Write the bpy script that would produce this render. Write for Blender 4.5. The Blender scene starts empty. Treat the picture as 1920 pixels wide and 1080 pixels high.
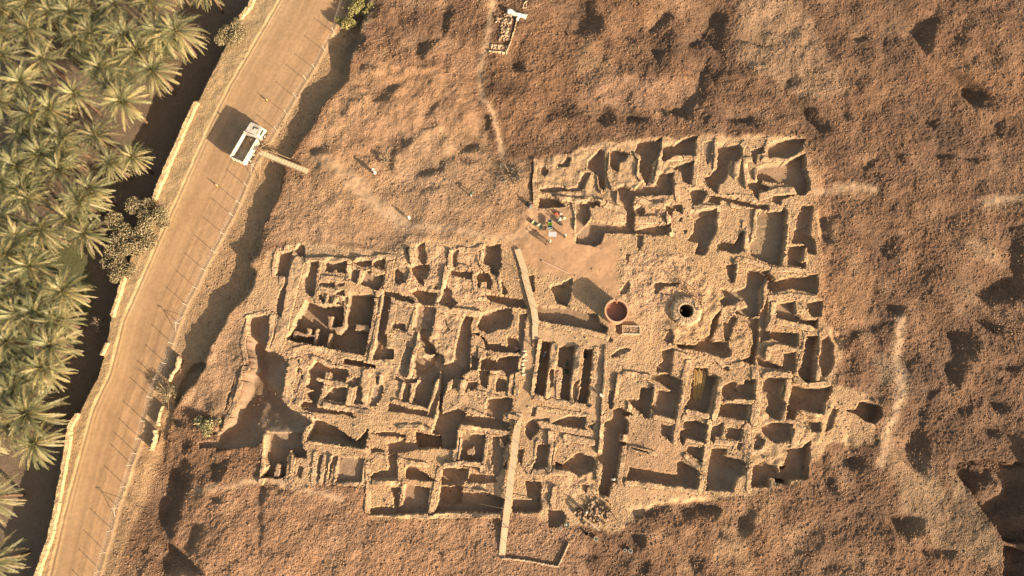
import bpy, bmesh, math, random
import numpy as np
from mathutils import Vector, Matrix, Euler
scene = bpy.context.scene
# ---------------------------------------------------------------- camera, sky, sun, exposure
CAM_H, TILT, FOC = 114.0, math.radians(13.0), 1300.0
cd = bpy.data.cameras.new("camera"); cam = bpy.data.objects.new("camera", cd)
scene.collection.objects.link(cam); scene.camera = cam
cam.location = (0, 0, CAM_H); cam.rotation_euler = (TILT, 0, 0)
cd.sensor_width = 36.0; cd.lens = 36.0 * FOC / 1920.0; cd.clip_end = 6000; cd.clip_start = 0.5
SUN_EL = math.radians(19.8); SX, SY = 0.775, -0.632        # direction on the ground towards the sun
world = bpy.data.worlds.new("World"); scene.world = world; world.use_nodes = True
wn = world.node_tree; bg = wn.nodes["Background"]
sky = wn.nodes.new("ShaderNodeTexSky"); sky.sky_type = 'NISHITA'; sky.sun_disc = False
sky.sun_elevation = SUN_EL; sky.sun_rotation = math.atan2(SX, SY)
sky.dust_density = 1.5; sky.air_density = 1.0; sky.ozone_density = 0.3
tint = wn.nodes.new("ShaderNodeMix"); tint.data_type = 'RGBA'; tint.blend_type = 'MULTIPLY'; tint.inputs[0].default_value = 1.0
tint.inputs[7].default_value = (1.0, .80, .60, 1)                     # dust in the air warms the skylight
wn.links.new(sky.outputs[0], tint.inputs[6]); wn.links.new(tint.outputs[2], bg.inputs[0]); bg.inputs[1].default_value = 0.125
sl = bpy.data.lights.new("sun", 'SUN'); sl.energy = 5.0; sl.angle = math.radians(0.5); sl.color = (1.0, 0.795, 0.565)
so = bpy.data.objects.new("sun", sl); scene.collection.objects.link(so)
sv = Vector((SX * math.cos(SUN_EL), SY * math.cos(SUN_EL), math.sin(SUN_EL)))
so.rotation_euler = sv.to_track_quat('Z', 'Y').to_euler(); so.location = sv * 200
scene.view_settings.view_transform = 'Standard'; scene.view_settings.look = 'None'
scene.view_settings.exposure = 1.80; scene.view_settings.gamma = 1.0
scene.render.engine = 'CYCLES'
# ---------------------------------------------------------------- helpers
rnd = random.Random(7); R = np.random.RandomState(11)
CT, ST = math.cos(TILT), math.sin(TILT)
def px(u, v, h=0.0):
    """the point of the plane z = h that stands at survey coordinates u, v"""
    dx, dy = (u - 960) / FOC, (540 - v) / FOC
    y = dy * CT + ST; z = dy * ST - CT
    t = (h - CAM_H) / z
    return (dx * t, y * t, h)
def tag(o, label=None, cat=None, group=None, kind=None):
    if label: o["label"] = label
    if cat: o["category"] = cat
    if group: o["group"] = group
    if kind: o["kind"] = kind
    return o
def link(o, parent=None):
    scene.collection.objects.link(o)
    if parent is not None: o.parent = parent
    return o
def empty(name, loc, rz=0.0):
    o = bpy.data.objects.new(name, None); o.location = loc; o.rotation_euler = (0, 0, rz); o.empty_display_size = 0.3
    return link(o)
def mesh_np(name, V, F, mats=(), col=None, smooth=False):
    """V (n,3); F (m,k) index array (k = 3 or 4)"""
    V = np.asarray(V, np.float32); F = np.asarray(F, np.int32)
    me = bpy.data.meshes.new(name); k = F.shape[1]
    me.vertices.add(len(V)); me.vertices.foreach_set("co", V.ravel())
    me.loops.add(F.size); me.loops.foreach_set("vertex_index", F.ravel())
    me.polygons.add(len(F)); me.polygons.foreach_set("loop_start", np.arange(0, F.size, k, dtype=np.int32))
    me.polygons.foreach_set("loop_total", np.full(len(F), k, np.int32))
    if smooth: me.polygons.foreach_set("use_smooth", np.ones(len(F), bool))
    me.update(calc_edges=True)
    if col is not None:
        a = me.color_attributes.new("Col", 'FLOAT_COLOR', 'POINT')
        c = np.ones((len(V), 4), np.float32); c[:, :np.shape(col)[-1]] = col; a.data.foreach_set("color", c.ravel())
    for m in mats: me.materials.append(m)
    return me
class MB:
    """collects boxes, bars, tubes and lathes into one mesh"""
    def __init__(s): s.v = []; s.f = []
    def add(s, vs, fs):
        b = len(s.v); s.v += [tuple(v) for v in vs]; s.f += [tuple(b + i for i in f) for f in fs]
    def box(s, c, size, rot=(0, 0, 0), taper=1.0):
        M = Euler(rot).to_matrix(); hx, hy, hz = size[0] / 2, size[1] / 2, size[2] / 2
        vs = []
        for z in (-1, 1):
            t = taper if z > 0 else 1
            for x, y in ((-1, -1), (1, -1), (1, 1), (-1, 1)):
                vs.append(Vector(c) + M @ Vector((x * hx * t, y * hy * t, z * hz)))
        s.add(vs, [(3, 2, 1, 0), (4, 5, 6, 7), (0, 1, 5, 4), (1, 2, 6, 5), (2, 3, 7, 6), (3, 0, 4, 7)])
    def tube(s, pts, r, n=7, caps=True):
        pts = [Vector(p) for p in pts]; rs = r if isinstance(r, (list, tuple)) else [r] * len(pts)
        rings = []
        for i, p in enumerate(pts):
            d = (pts[min(i + 1, len(pts) - 1)] - pts[max(i - 1, 0)]).normalized()
            a = d.cross(Vector((0, 0, 1)));
            if a.length < 1e-3: a = d.cross(Vector((0, 1, 0)))
            a.normalize(); b = d.cross(a)
            rings.append([p + (a * math.cos(2 * math.pi * k / n) + b * math.sin(2 * math.pi * k / n)) * rs[i] for k in range(n)])
        vs = [v for rg in rings for v in rg]; fs = []
        for i in range(len(pts) - 1):
            for k in range(n):
                fs.append((i * n + k, i * n + (k + 1) % n, (i + 1) * n + (k + 1) % n, (i + 1) * n + k))
        if caps: fs.append(tuple(range(n))[::-1]); fs.append(tuple((len(pts) - 1) * n + k for k in range(n)))
        s.add(vs, fs)
    def lathe(s, prof, n=32, c=(0, 0, 0), wob=0.0, seed=0):
        q = random.Random(seed); vs = []
        w = [1 + wob * (q.random() - .5) for _ in range(n)]
        for r, z in prof:
            for k in range(n):
                a = 2 * math.pi * k / n; vs.append((c[0] + r * w[k] * math.cos(a), c[1] + r * w[k] * math.sin(a), c[2] + z))
        fs = []
        for i in range(len(prof) - 1):
            for k in range(n): fs.append((i * n + k, i * n + (k + 1) % n, (i + 1) * n + (k + 1) % n, (i + 1) * n + k))
        s.add(vs, fs)
    def build(s, name, mat, parent=None, smooth=False, bevel=0.0):
        me = bpy.data.meshes.new(name); me.from_pydata(s.v, [], s.f); me.update()
        if mat: me.materials.append(mat)
        if smooth:
            for p in me.polygons: p.use_smooth = True
        o = bpy.data.objects.new(name, me); link(o, parent)
        if bevel:
            b = o.modifiers.new("bevel", 'BEVEL'); b.width = bevel; b.segments = 2; b.limit_method = 'ANGLE'
        return o
# ---------------------------------------------------------------- materials
def mat(name, color, rough=0.9, var=0.15, scale=3.0, bump=0.0, bscale=20.0, attr=False, metal=0.0, dirt=None, dirts=2.0, stone=0.0):
    if not attr: color = tuple(c * .60 for c in color); dirt = dirt and tuple(c * .60 for c in dirt)
    m = bpy.data.materials.new(name); m.use_nodes = True; nt = m.node_tree; N = nt.nodes; L = nt.links
    bs = N["Principled BSDF"]; bs.inputs["Roughness"].default_value = rough; bs.inputs["Metallic"].default_value = metal
    bs.inputs["Specular IOR Level"].default_value = 0.15 if rough > .7 else .5
    geo = N.new("ShaderNodeNewGeometry") if attr else N.new("ShaderNodeTexCoord"); pos = geo.outputs["Position"] if attr else geo.outputs["Object"]
    nz = N.new("ShaderNodeTexNoise"); nz.inputs["Scale"].default_value = scale; nz.inputs["Detail"].default_value = 6
    L.new(pos, nz.inputs["Vector"])
    mr = N.new("ShaderNodeMapRange"); mr.inputs[1].default_value = .25; mr.inputs[2].default_value = .75
    mr.inputs[3].default_value = 1 - var; mr.inputs[4].default_value = 1 + var; L.new(nz.outputs[0], mr.inputs[0])
    mx = N.new("ShaderNodeMix"); mx.data_type = 'RGBA'; mx.blend_type = 'MULTIPLY'; mx.inputs[0].default_value = 1
    if attr:
        at = N.new("ShaderNodeAttribute"); at.attribute_name = "Col"; L.new(at.outputs["Color"], mx.inputs[6])
    else: mx.inputs[6].default_value = (*color, 1)
    L.new(mr.outputs[0], mx.inputs[7]); out = mx.outputs[2]
    if dirt:
        n2 = N.new("ShaderNodeTexNoise"); n2.inputs["Scale"].default_value = dirts; n2.inputs["Detail"].default_value = 8; L.new(pos, n2.inputs["Vector"])
        m2 = N.new("ShaderNodeMapRange"); m2.inputs[1].default_value = .48; m2.inputs[2].default_value = .7; L.new(n2.outputs[0], m2.inputs[0])
        mm = N.new("ShaderNodeMix"); mm.data_type = 'RGBA'; L.new(m2.outputs[0], mm.inputs[0]); L.new(out, mm.inputs[6]); mm.inputs[7].default_value = (*dirt, 1); out = mm.outputs[2]
    hs = []
    if stone:
        vo = N.new("ShaderNodeTexVoronoi"); vo.inputs["Scale"].default_value = 4.6; L.new(pos, vo.inputs["Vector"])
        sp = N.new("ShaderNodeSeparateColor"); L.new(vo.outputs["Color"], sp.inputs[0])
        m3 = N.new("ShaderNodeMapRange"); m3.inputs[3].default_value = 1 - stone; m3.inputs[4].default_value = 1 + stone; L.new(sp.outputs[0], m3.inputs[0])
        mm = N.new("ShaderNodeMix"); mm.data_type = 'RGBA'; mm.blend_type = 'MULTIPLY'; mm.inputs[0].default_value = 1; L.new(at.outputs["Alpha"], mm.inputs[0]); L.new(out, mm.inputs[6]); L.new(m3.outputs[0], mm.inputs[7]); out = mm.outputs[2]
    L.new(out, bs.inputs["Base Color"])
    if bump:
        nb = N.new("ShaderNodeTexNoise"); nb.inputs["Scale"].default_value = bscale; nb.inputs["Detail"].default_value = 5; L.new(pos, nb.inputs["Vector"])
        hsrc = nb.outputs[0]
        if stone:
            vb = N.new("ShaderNodeTexVoronoi"); vb.inputs["Scale"].default_value = 4.6; L.new(pos, vb.inputs["Vector"])
            ma = N.new("ShaderNodeMath"); ma.operation = 'MULTIPLY_ADD'; L.new(vb.outputs["Distance"], ma.inputs[0]); ma.inputs[1].default_value = -1.1; L.new(nb.outputs[0], ma.inputs[2]); hsrc = ma.outputs[0]
        bp = N.new("ShaderNodeBump"); bp.inputs["Strength"].default_value = 1.0; bp.inputs["Distance"].default_value = bump
        L.new(hsrc, bp.inputs["Height"]); (attr and L.new(at.outputs["Alpha"], bp.inputs["Strength"])); L.new(bp.outputs[0], bs.inputs["Normal"])
    return m
M_ground = mat("earth", (0, 0, 0), .95, .12, 1.6, .085, 5.0, attr=True, stone=.17)
M_wall = mat("rubble_masonry", (0, 0, 0), .95, .14, 2.0, .055, 5.0, attr=True, stone=.28)
M_rock = mat("loose_stone", (0, 0, 0), .95, .1, 6.0, .0, 9.0, attr=True)
M_leaf = mat("palm_leaf", (0, 0, 0), .55, .12, .5, attr=True)
M_shrub = mat("shrub_leaf", (0, 0, 0), .7, .2, 1.0, attr=True)
M_trunk = mat("palm_trunk", (.16, .10, .065), .95, .3, 6, .05, 12)
M_wood = mat("weathered_board", (.64, .49, .32), .85, .10, 5, .01, 30)
M_pole = mat("rough_timber", (.42, .30, .17), .9, .2, 5, .01, 25)
M_dark = mat("dark_timber", (.09, .06, .045), .9, .2, 5)
M_post = mat("galvanised_post", (.55, .48, .38), .55, .1, 5, metal=.2)
M_white = mat("white_paint", (.64, .60, .53), .5, .12, 2.5, dirt=(.42, .31, .20), dirts=1.8)
M_bed = mat("dusty_steel", (.50, .40, .28), .8, .2, 2, dirt=(.30, .20, .12), dirts=1.2)
M_black = mat("black_rubber", (.03, .028, .025), .8, .2, 4)
M_glass = mat("dark_glass", (.03, .045, .04), .15, .1, 4)
M_cloth_w = mat("white_cloth", (.80, .77, .70), .9, .05, 2)
M_rust = mat("rusted_steel", (.58, .31, .17), .8, .16, 1.5, .01, 8, dirt=(.38, .19, .105), dirts=1.0)
M_skin = mat("skin", (.30, .17, .10), .6, .05, 5)
def cloth(n, c): return mat(n + "_cloth", c, .95, .08, 6)
C_white, C_cream, C_black, C_blue = cloth("white_worn", (.72, .69, .62)), cloth("cream", (.58, .48, .34)), cloth("black", (.035, .035, .04)), cloth("grey_blue", (.16, .20, .23))
C_green, C_red, C_teal, C_pink, C_brown = cloth("dark_green", (.05, .08, .04)), cloth("red", (.55, .12, .07)), cloth("teal", (.05, .09, .08)), cloth("pink", (.62, .38, .34)), cloth("brown", (.16, .10, .06))
# ---------------------------------------------------------------- survey of the site: every outline was read off a tile of the plan
TILES = dict(T1=(480,420), T2=(740,420), T3=(480,600), T4=(740,600), T5=(480,780), T6=(740,780), T7=(940,340), T8=(1000,530), T9=(980,720),
 T10=(1240,720), T11=(1000,230), T12=(1260,230), T13=(1140,390), T14=(1340,420), T15=(1220,560), T16=(1420,600))
TS = {k: (v[0], v[1], 36 / 7) for k, v in TILES.items()}
TS.update(L1=(0,0,3), L2=(480,0,3), L3=(960,0,3), L4=(1440,0,3), L5=(0,360,3), L6=(0,720,3), L7=(1440,360,3), L8=(1440,720,3), G=(0,0,1),
 U=(960,620,6), B1=(480,900,6), B3=(920,900,6), B4=(1180,900,6), B2=(760,940,7.713), K5=(280,640,4.909), K6=(230,820,4.155), K4=(330,430,5.143))
# s = dug-out sunk until its outline lies in shade, p<depth> = room with that depth, b = hollow shaped from a shadow's outline, m<level> = piece left standing, h<height> = hillock (the last, out of view, is added to cast shade)
CUTS = """
T1
s 215 270 340 265 350 300 340 340 300 510 190 495
s 430 190 470 220 468 320 400 300 360 250
s 300 560 290 620 250 900 200 870 190 780 230 640
s 515 365 610 365 605 440 580 520 570 620 550 700 510 690 470 650 440 560 450 500 490 490 505 450
s 670 370 880 370 870 475 790 470 770 430 740 470 665 460
s 940 370 990 345 1110 350 1110 400 1060 410 1000 400
s 1130 350 1250 325 1230 425 1130 405
p.45 925 430 1000 440 975 575 905 540
p.85 1040 455 1110 455 1100 490 1220 490 1225 560 1180 640 1010 580
s 615 555 750 560 760 610 700 600 610 590
s 790 570 850 570 840 600 800 590
s 790 650 850 640 860 690 780 680
s 600 680 630 690 670 740 650 760 600 720
s 700 690 730 700 715 770 700 760
s 790 720 860 740 840 790 780 770
p2.0 900 665 1150 680 1105 970 860 960
p2.5 480 730 590 780 850 790 855 955 1105 970 1045 1266 540 1165 290 1110 350 1000 430 830
m-.3 845 700 885 700 865 975 830 975
m-.8 560 1000 590 1000 560 1160 535 1160
m-.8 690 1040 715 1040 690 1190 665 1190
m-.9 330 1100 350 1010 480 1050 560 1060 560 1085 470 1080 380 1060
m-.35 690 880 740 880 730 1000 690 990
m-.3 660 980 760 990 860 970 850 1000 790 1050 760 1050 750 1010
m-.25 955 955 1090 970 1080 1030 945 1020
m-.3 480 1000 520 1000 520 1050 480 1060
p1.2 1235 680 1300 700 1240 1060 1260 1070 1250 1190 1330 1210 1320 1300 1130 1310 1165 1080
s 1240 640 1330 650 1440 690 1440 740 1310 705 1230 680
s 1330 950 1440 960 1440 1030 1320 1000
s 1340 430 1400 460 1430 520 1390 590 1330 540
T2
s 0 660 130 700 190 750 180 765 0 725
s 205 210 285 180 290 260 310 300 300 380 270 400 230 360 200 260
s 140 410 230 390 330 390 340 430 310 520 270 540 280 600 230 560 180 490
s 0 430 70 480 90 560 30 590 0 560
s 145 650 210 620 400 670 400 700 380 780 250 780 200 700
s 455 640 500 600 540 640 540 700 600 760 540 820 480 780 430 770
p.9 215 780 260 780 380 800 400 830 350 1080 250 1080 200 1000 210 900
s 565 255 615 255 580 415 555 400
s 545 435 750 465 740 530 540 490
s 865 205 880 200 1020 190 1030 400 990 510 930 460 900 390 850 370 850 320
s 790 480 830 460 900 470 940 560 930 640 900 620 880 560 830 560 820 620 790 600
s 1030 540 1050 600 1080 650 1060 690 1030 660
s 860 670 1000 680 1230 720 1260 770 1280 820 1100 800 1070 780 920 740
s 840 870 900 840 1080 800 1130 820 1140 900 1110 1000 1000 1010 900 1060 850 1040 790 980
s 1200 860 1280 870 1260 930 1225 1240 1190 1230 1190 1080
p1.2 680 880 760 900 730 990 740 1060 730 1176 720 1416 640 1460 560 1326 590 1156 620 1060 640 960
s 1290 500 1345 495 1345 660 1300 620
s 475 880 510 990 560 1040 530 1030 480 940
s 190 920 240 930 200 1020 180 1010
s 380 600 410 600 400 630 370 630
s 110 220 140 230 130 300 110 280
T3
s 580 395 690 440 870 480 890 530 860 590 740 570 720 500 670 490 650 560 590 550 580 590 640 600 600 760 590 840 430 840 440 780 550 790 480 700 550 680 480 640 500 560 510 480
p.9 735 650 870 655 860 795 650 760 680 700
s 985 620 1020 640 1010 780 1050 820 940 800
s 870 600 930 560 1010 550 990 620 940 640 890 640
s 430 845 590 840 700 860 920 890 940 940 850 910 640 890 540 890
p1.7 840 375 1030 390 1030 410 1160 440 1150 470 960 440 840 420
s 735 415 775 425 770 445
s 1145 545 1180 540 1175 630 1150 600
s 1270 790 1440 830 1440 900 1270 880
p.4 1130 640 1220 620 1220 720 1160 830 1090 820
s 400 380 420 370 410 410 395 400
s 400 460 420 460 410 500 390 500
s 430 520 460 520 450 560 430 550
T4
s 0 825 320 880 310 930 150 900 0 890
s 250 70 330 100 320 200 380 240 390 300 470 340 470 400 440 500 330 560 210 560 180 450 190 350 300 360 400 330 300 320 230 180
p1.15 190 350 400 350 480 380 440 500 390 620 320 850 170 800 200 620 240 590 220 470
p.6 100 600 160 620 130 790 60 780
p.35 110 250 180 270 90 580 20 520
s 0 530 130 570 210 560 210 590 130 610 0 570
s 410 520 470 500 470 560 440 700 370 950 310 930 340 850 390 740 430 600
p1.4 450 430 560 400 700 490 640 540 700 580 570 560 510 600 480 700 450 830 460 900 600 850 690 900 640 1000 610 1060 590 1230 570 1250 440 1240 430 1110 360 1080 420 900 440 700
s 570 550 640 560 600 650 550 660
p1.1 740 130 800 120 860 200 880 290 1200 320 1210 250 1180 180 1090 150 1080 260 1000 220 900 220 860 160
s 835 380 880 350 970 380 980 400 1000 350 1190 350 1190 500 1080 540 1040 480 940 490 820 480
s 740 330 810 380 790 480 730 480
s 800 480 910 490 890 660 830 610
s 1000 560 1060 570 1090 620 1080 690 970 690 970 620
s 890 780 920 760 1090 750 1140 760 1130 880 1050 900 1030 980 890 920 880 840
s 690 920 900 930 1030 970 1110 990 1110 1070 960 1050 640 1000
s 700 600 800 590 800 640 740 680 690 650
U
p1.7 340 110 440 130 365 735 250 690
p1.5 530 180 590 170 710 170 690 350 640 790 540 765 575 430 510 390
p1.7 815 200 915 210 850 825 740 800 790 490
s 240 850 280 860 260 960 220 960
s 425 450 470 440 460 620 420 640
s 720 560 745 570 730 780 690 790 680 700
m.22 1055 240 1062 240 1030 920 1022 920
T5
s 530 100 540 40 600 30 750 100 930 210 970 240 1050 150 1080 110 1070 200 1050 310 490 235
s 380 350 485 340 480 410 380 395
s 600 370 645 370 630 460 610 600 590 540 590 470
s 740 385 795 385 780 450 740 450 720 560 700 620 710 470
p.38 800 390 1045 410 1015 630 770 640
s 400 480 455 490 430 600 390 560
s 235 450 300 440 280 620 230 600 260 530
s 1090 600 1130 550 1260 520 1280 480 1270 380 1330 360 1360 380 1360 600
s 1290 690 1390 690 1380 890 1340 880 1320 780
s 1095 890 1270 870 1440 880 1440 950 1100 950
s 1100 160 1250 150 1440 175 1440 200 1200 190
s 1260 270 1440 210 1440 350 1370 350 1280 370
s 1110 310 1160 300 1240 340 1110 350
p1.6 100 160 450 160 440 240 450 310 480 340 460 400 380 400 330 330 290 440 270 590 210 600 50 590 130 480 90 400
m-.2 165 560 200 440 235 470 220 590 160 590
T6
p2.4 190 150 440 190 440 300 230 300 200 250
s 0 260 200 250 440 310 230 320 30 360 0 600
s 100 510 130 480 190 480 380 610 400 620 340 625 100 600
s 455 500 710 510 700 620 610 690 520 660 450 660
p2.2 440 680 650 680 640 860 450 860
p1.0 100 650 340 690 320 940 0 940 20 890 80 860
s 0 690 45 695 20 890 0 890
p1.5 440 680 640 700 650 730 900 740 1060 800 1030 930 380 930 430 800
s 720 560 880 560 950 580 990 640 850 650 700 640
s 940 200 1005 200 1000 400 1010 480 940 470 920 400 940 370
p.85 640 160 880 190 840 450 625 420 650 250
m-.2 690 320 770 280 770 370 690 380
s 1010 200 1110 180 1110 260 1060 290
s 1190 315 1240 320 1230 480 1190 450
s 1370 270 1440 270 1440 510 1360 510
p1.3 1255 630 1410 630 1415 900 1380 930 1130 930 1140 800 1280 790
s 1000 300 1060 300 1040 480 1080 520 1080 430 1010 560 960 600 940 530 980 400
T7
s 365 140 420 130 510 150 620 240 530 250 360 255
s 370 80 430 60 560 45 680 70 720 60 810 40 800 0 740 0 740 50 660 95 600 80 540 110 380 100
p.9 715 200 850 220 860 330 790 460 830 470 770 550 720 490
p1.05 720 520 860 370 1040 400 1180 400 1250 360 1250 260 1210 200 1130 60 1250 60 1260 140 1290 340 1280 470 1440 430 1440 500 1000 500 960 600 900 625 720 590
s 1290 60 1350 10 1440 30 1440 140 1290 140
s 830 200 860 170 940 200 950 240 850 220
s 475 1000 580 970 680 930 690 980 650 1060 490 1030
s 1200 690 1240 700 1230 760 1200 750
s 1230 960 1240 1000 1200 1080 1150 1080 1180 990
s 1310 520 1370 510 1360 600 1320 670
T8
s 160 30 200 10 330 0 370 60 350 140 330 230 230 190 200 110
p1.2 20 215 330 235 560 290 620 300 640 380 720 440 700 485 400 420 40 360
s 800 400 840 400 835 495 790 470
s 1310 460 1340 480 1330 570 1290 600 1270 560
s 750 700 830 640 900 630 940 640 900 670 830 700 760 720
s 740 515 760 560 740 580 720 560
T9
s 835 60 880 70 865 250 825 230
p1.3 790 360 870 340 880 240 960 230 1060 300 980 310 1020 370 1010 480 940 480 935 550 1010 570 950 600 940 700 900 940 860 960 830 1080 760 1080 730 1020 750 960 770 770 690 700 720 680 770 680
s 990 135 1130 160 1140 30 1260 35 1220 330 1180 320
s 1310 60 1440 80 1440 330 1280 290 1240 230
s 1330 380 1440 410 1430 550 1330 470
s 270 380 400 330 430 310 605 320 600 440 430 410
s 150 580 255 590 240 810 90 810 130 700
s 320 750 380 780 480 700 560 660 680 700 700 760 690 830 640 850 540 890 440 830 310 820
s 1030 800 1230 830 1440 870 1440 975 1000 925
s 1040 610 1250 670 1110 640
s 620 400 690 380 680 440
s 170 330 260 330 250 370
s 100 220 130 220 120 310 80 290
s 20 380 100 340 170 420 130 480 70 540 20 470
s 540 970 640 980 610 1060
T10
s 0 70 190 70 140 340 0 310
s 0 400 110 400 95 550 0 490
s 590 20 660 10 680 160 600 130
s 740 0 900 0 900 160 850 140 760 90
s 560 190 680 180 840 200 820 350 720 340 600 310 550 300
s 970 30 1040 60 1160 130 1200 200 1140 350 1080 340 1000 260 1040 190
s 230 360 330 350 450 390 420 560 330 540 240 520 210 590 180 550 180 460 220 430
s 490 420 600 370 590 460 570 520 520 500 500 570 470 520
s 640 420 790 430 770 550 610 510
s 235 650 270 600 410 610 390 760
s 160 750 230 730 360 830 350 1010 0 970 0 860 150 870
s 490 620 630 620 640 690 820 750 810 870 740 900 690 1040 430 1020 450 800
s 960 410 1100 360 1260 390 1260 520 1140 570 1060 560 1000 500
s 890 640 910 470 1000 540 960 620
p1.5 880 800 1000 740 1110 790 1140 860 1220 700 1200 630 1360 610 1440 540 1440 700 1400 910 1240 930 1220 970 1050 900 1040 990 860 1000
p2.6 1100 910 1220 930 1210 970 1100 960
p2.4 1140 790 1250 800 1150 860
s 740 560 790 570 760 640 730 620
m.05 230 680 400 820 380 850 200 740
T11
s 70 410 110 420 150 470 110 520 80 500
s 230 390 290 380 330 320 365 350 330 430 250 430
s 525 360 600 290 640 250 680 280 690 460 700 600 680 660 640 620 620 510 560 460 530 430
s 440 600 450 530 500 470 560 480 510 560 490 630
s 60 630 200 610 330 640 440 600 490 640 430 660 330 660 180 640 60 660
s 740 250 870 270 930 310 880 370 830 380 820 480 790 470 740 420
s 1010 180 1090 160 1180 170 1240 140 1230 240 1200 340 1150 390 1140 500 1100 600 1070 570 1020 470 1030 330 975 300
p1.1 810 620 880 600 940 640 980 640 1030 580 1090 600 1180 600 1220 480 1350 480 1350 690 1290 700 1150 700 980 700 950 800 960 1000 900 980 900 860 820 760
s 1250 210 1440 190 1440 320 1340 330 1270 380 1240 370
s 1320 430 1440 390 1440 480 1380 460
s 1260 800 1340 780 1440 790 1440 880 1360 830 1330 910 1280 850
s 980 840 1040 800 1080 850 1060 890 1010 880
s 500 770 550 740 630 770 600 790 570 830
s 1030 1010 1180 980 1320 980 1300 1070 1000 1050
T12
s 30 200 110 150 240 125 215 325 50 310 0 300 0 210
s 0 430 60 400 210 370 180 600 100 560 80 470 10 440
s 430 210 500 200 640 210 680 250 670 320 620 380 560 360 540 500 500 580 450 600 440 690 330 600 310 500 370 500 430 430 440 300
p.3 300 180 390 180 380 340 340 400 300 300
s 760 260 880 230 880 290 820 310 810 420 770 350
s 920 210 1050 160 1200 140 1280 160 1260 260 1200 310 1100 340 920 340
p1.5 810 540 830 430 900 400 1080 390 1210 320 1290 300 1290 440 1330 560 1330 650 1280 700 1200 690 1180 620 1100 590 1000 570 840 560
s 720 570 840 560 940 620 930 650 800 660 720 620
s 170 640 250 630 330 650 340 690 280 790 200 790
s 370 690 560 710 760 760 930 790 930 840 820 830 640 790 480 740 450 790 350 760
s 980 700 1190 690 1060 740 1050 800 960 760
s 190 850 430 830 430 900 390 960 330 1000 330 940 210 920
p1.2 820 850 920 845 1060 850 1080 810 1110 850 1100 960 1050 1080 820 1080
s 790 660 840 660 830 740 800 710
s 1210 900 1270 790 1360 800 1350 950 1330 1080 1310 1160 1150 1140 1190 1080
T13
s 0 150 100 160 180 200 300 205 400 160 590 155 600 230 540 250 430 270 390 230 0 230
s 280 250 340 260 310 400 280 370
s 820 100 940 60 1050 30 1050 230 1000 300 930 460 840 440 870 340 760 300 830 230 840 130
s 1060 350 1100 300 1230 330 1250 290 1290 220 1310 240 1300 400 1260 440 1050 400
s 455 720 500 710 690 720 660 750 540 750 480 820 450 820
s 1090 780 1200 790 1310 790 1350 860 1200 930 1100 940 1120 850
s 1140 550 1230 540 1220 700 1195 720 1150 620
s 120 790 200 710 210 740 190 800 130 830
s 700 90 720 100 715 130 690 120
s 720 205 770 210 740 250
T14
p1.35 410 0 700 0 690 130 650 400 540 390 350 300 350 170 400 140
s 715 200 870 210 870 260 830 370 870 370 870 420 700 390
s 740 180 780 50 930 0 920 100 970 170 970 290 900 280 870 190
s 520 450 560 500 600 550 730 490 870 500 990 480 1000 640 980 680 860 650 740 620 560 670 510 620
p1.25 600 760 770 750 790 860 850 910 980 930 1000 900 1000 1010 930 980 590 900
s 870 750 1040 740 1030 880 950 900 900 850
p1.15 320 430 520 450 500 560 440 640 430 880 350 900 190 860 220 820 320 800 280 740 200 740 80 800 50 740 100 700 50 620 180 640 310 600
s 430 900 500 700 510 800 500 1000 480 1080 430 1080
T15
s 180 290 230 360 210 440 150 400 120 400
s 100 500 220 480 200 720 60 700 60 650 120 600
s 0 720 190 720 300 790 290 900 200 880 60 790 0 780
s 80 870 290 900 260 1080 50 1060
s 210 440 450 440 500 370 560 350 600 200 680 100 640 260 590 380 620 400 740 420 770 530 760 560 680 570 560 530 420 490 300 480
s 700 210 750 230 790 160 830 180 800 260 760 400 720 420 700 330
p1.1 900 180 1050 180 1040 400 1000 640 870 590 950 560 990 400 970 300 900 200
p1.5 420 660 540 670 560 740 650 750 610 900 580 1080 555 1105 320 1055 380 960
s 690 840 770 800 830 810 860 900 910 780 1000 780 1000 980 860 960 730 960 690 920
s 1080 800 1150 750 1300 780 1260 880 1240 980 1160 1080 1140 980 1070 890
s 1160 290 1430 340 1420 450 1330 460 1160 380
s 1010 550 1140 600 1270 660 1280 520 1400 520 1400 640 1380 720 1250 680 1040 650
s 1060 300 1150 320 1150 390 1060 420 1050 360
s 690 660 740 650 750 690 710 700
T16
p1.6 480 150 590 150 570 300 560 380 540 600 460 610 380 510 430 400 450 290
s 620 200 680 160 730 230 740 420 690 520 640 560 600 480 590 430
s 340 620 430 640 570 660 720 640 690 760 640 800 630 910 540 900 390 860 350 960 270 960 290 850
s 100 780 200 790 250 830 220 960 120 930
s 470 960 610 990 610 1080 520 1080
s 720 850 770 860 720 1040 660 1080 690 920
p2 980 790 1080 780 1200 830 1210 930 1140 1000 1050 980 980 930 950 900 850 880 850 875 940 860
b 1010 720 1240 730 1230 770 1000 750
b 700 110 830 140 1140 20 1160 70 1080 120 920 200 880 310 830 310 760 230
L2
b 560 90 640 20 720 0 700 60 660 100 570 150
b 470 260 560 210 600 180 620 230 540 300 470 400 455 350
b 910 230 1040 210 1080 20 1110 20 1080 180 1040 230 960 300 930 340 900 300
b 660 530 720 490 800 470 860 450 800 500 740 560 660 580 640 560
b 1030 560 1060 500 1050 540 990 640 940 660
b 470 620 520 590 520 620 480 670
b 1280 640 1320 650 1330 840 1300 850 1150 860 1140 840 1190 800 1290 810
b 890 980 930 950 1010 920 1040 880 1120 870 1070 920 1040 960 900 1000
b 740 870 810 770 890 770 880 790 780 900 770 960 740 960
b 1150 900 1200 880 1260 900 1180 930
b 280 830 370 820 320 860
L3
b 280 190 350 150 370 80 430 0 480 0 480 60 520 80 510 160 480 180 400 200
b 40 230 110 150 80 220 50 280
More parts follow.
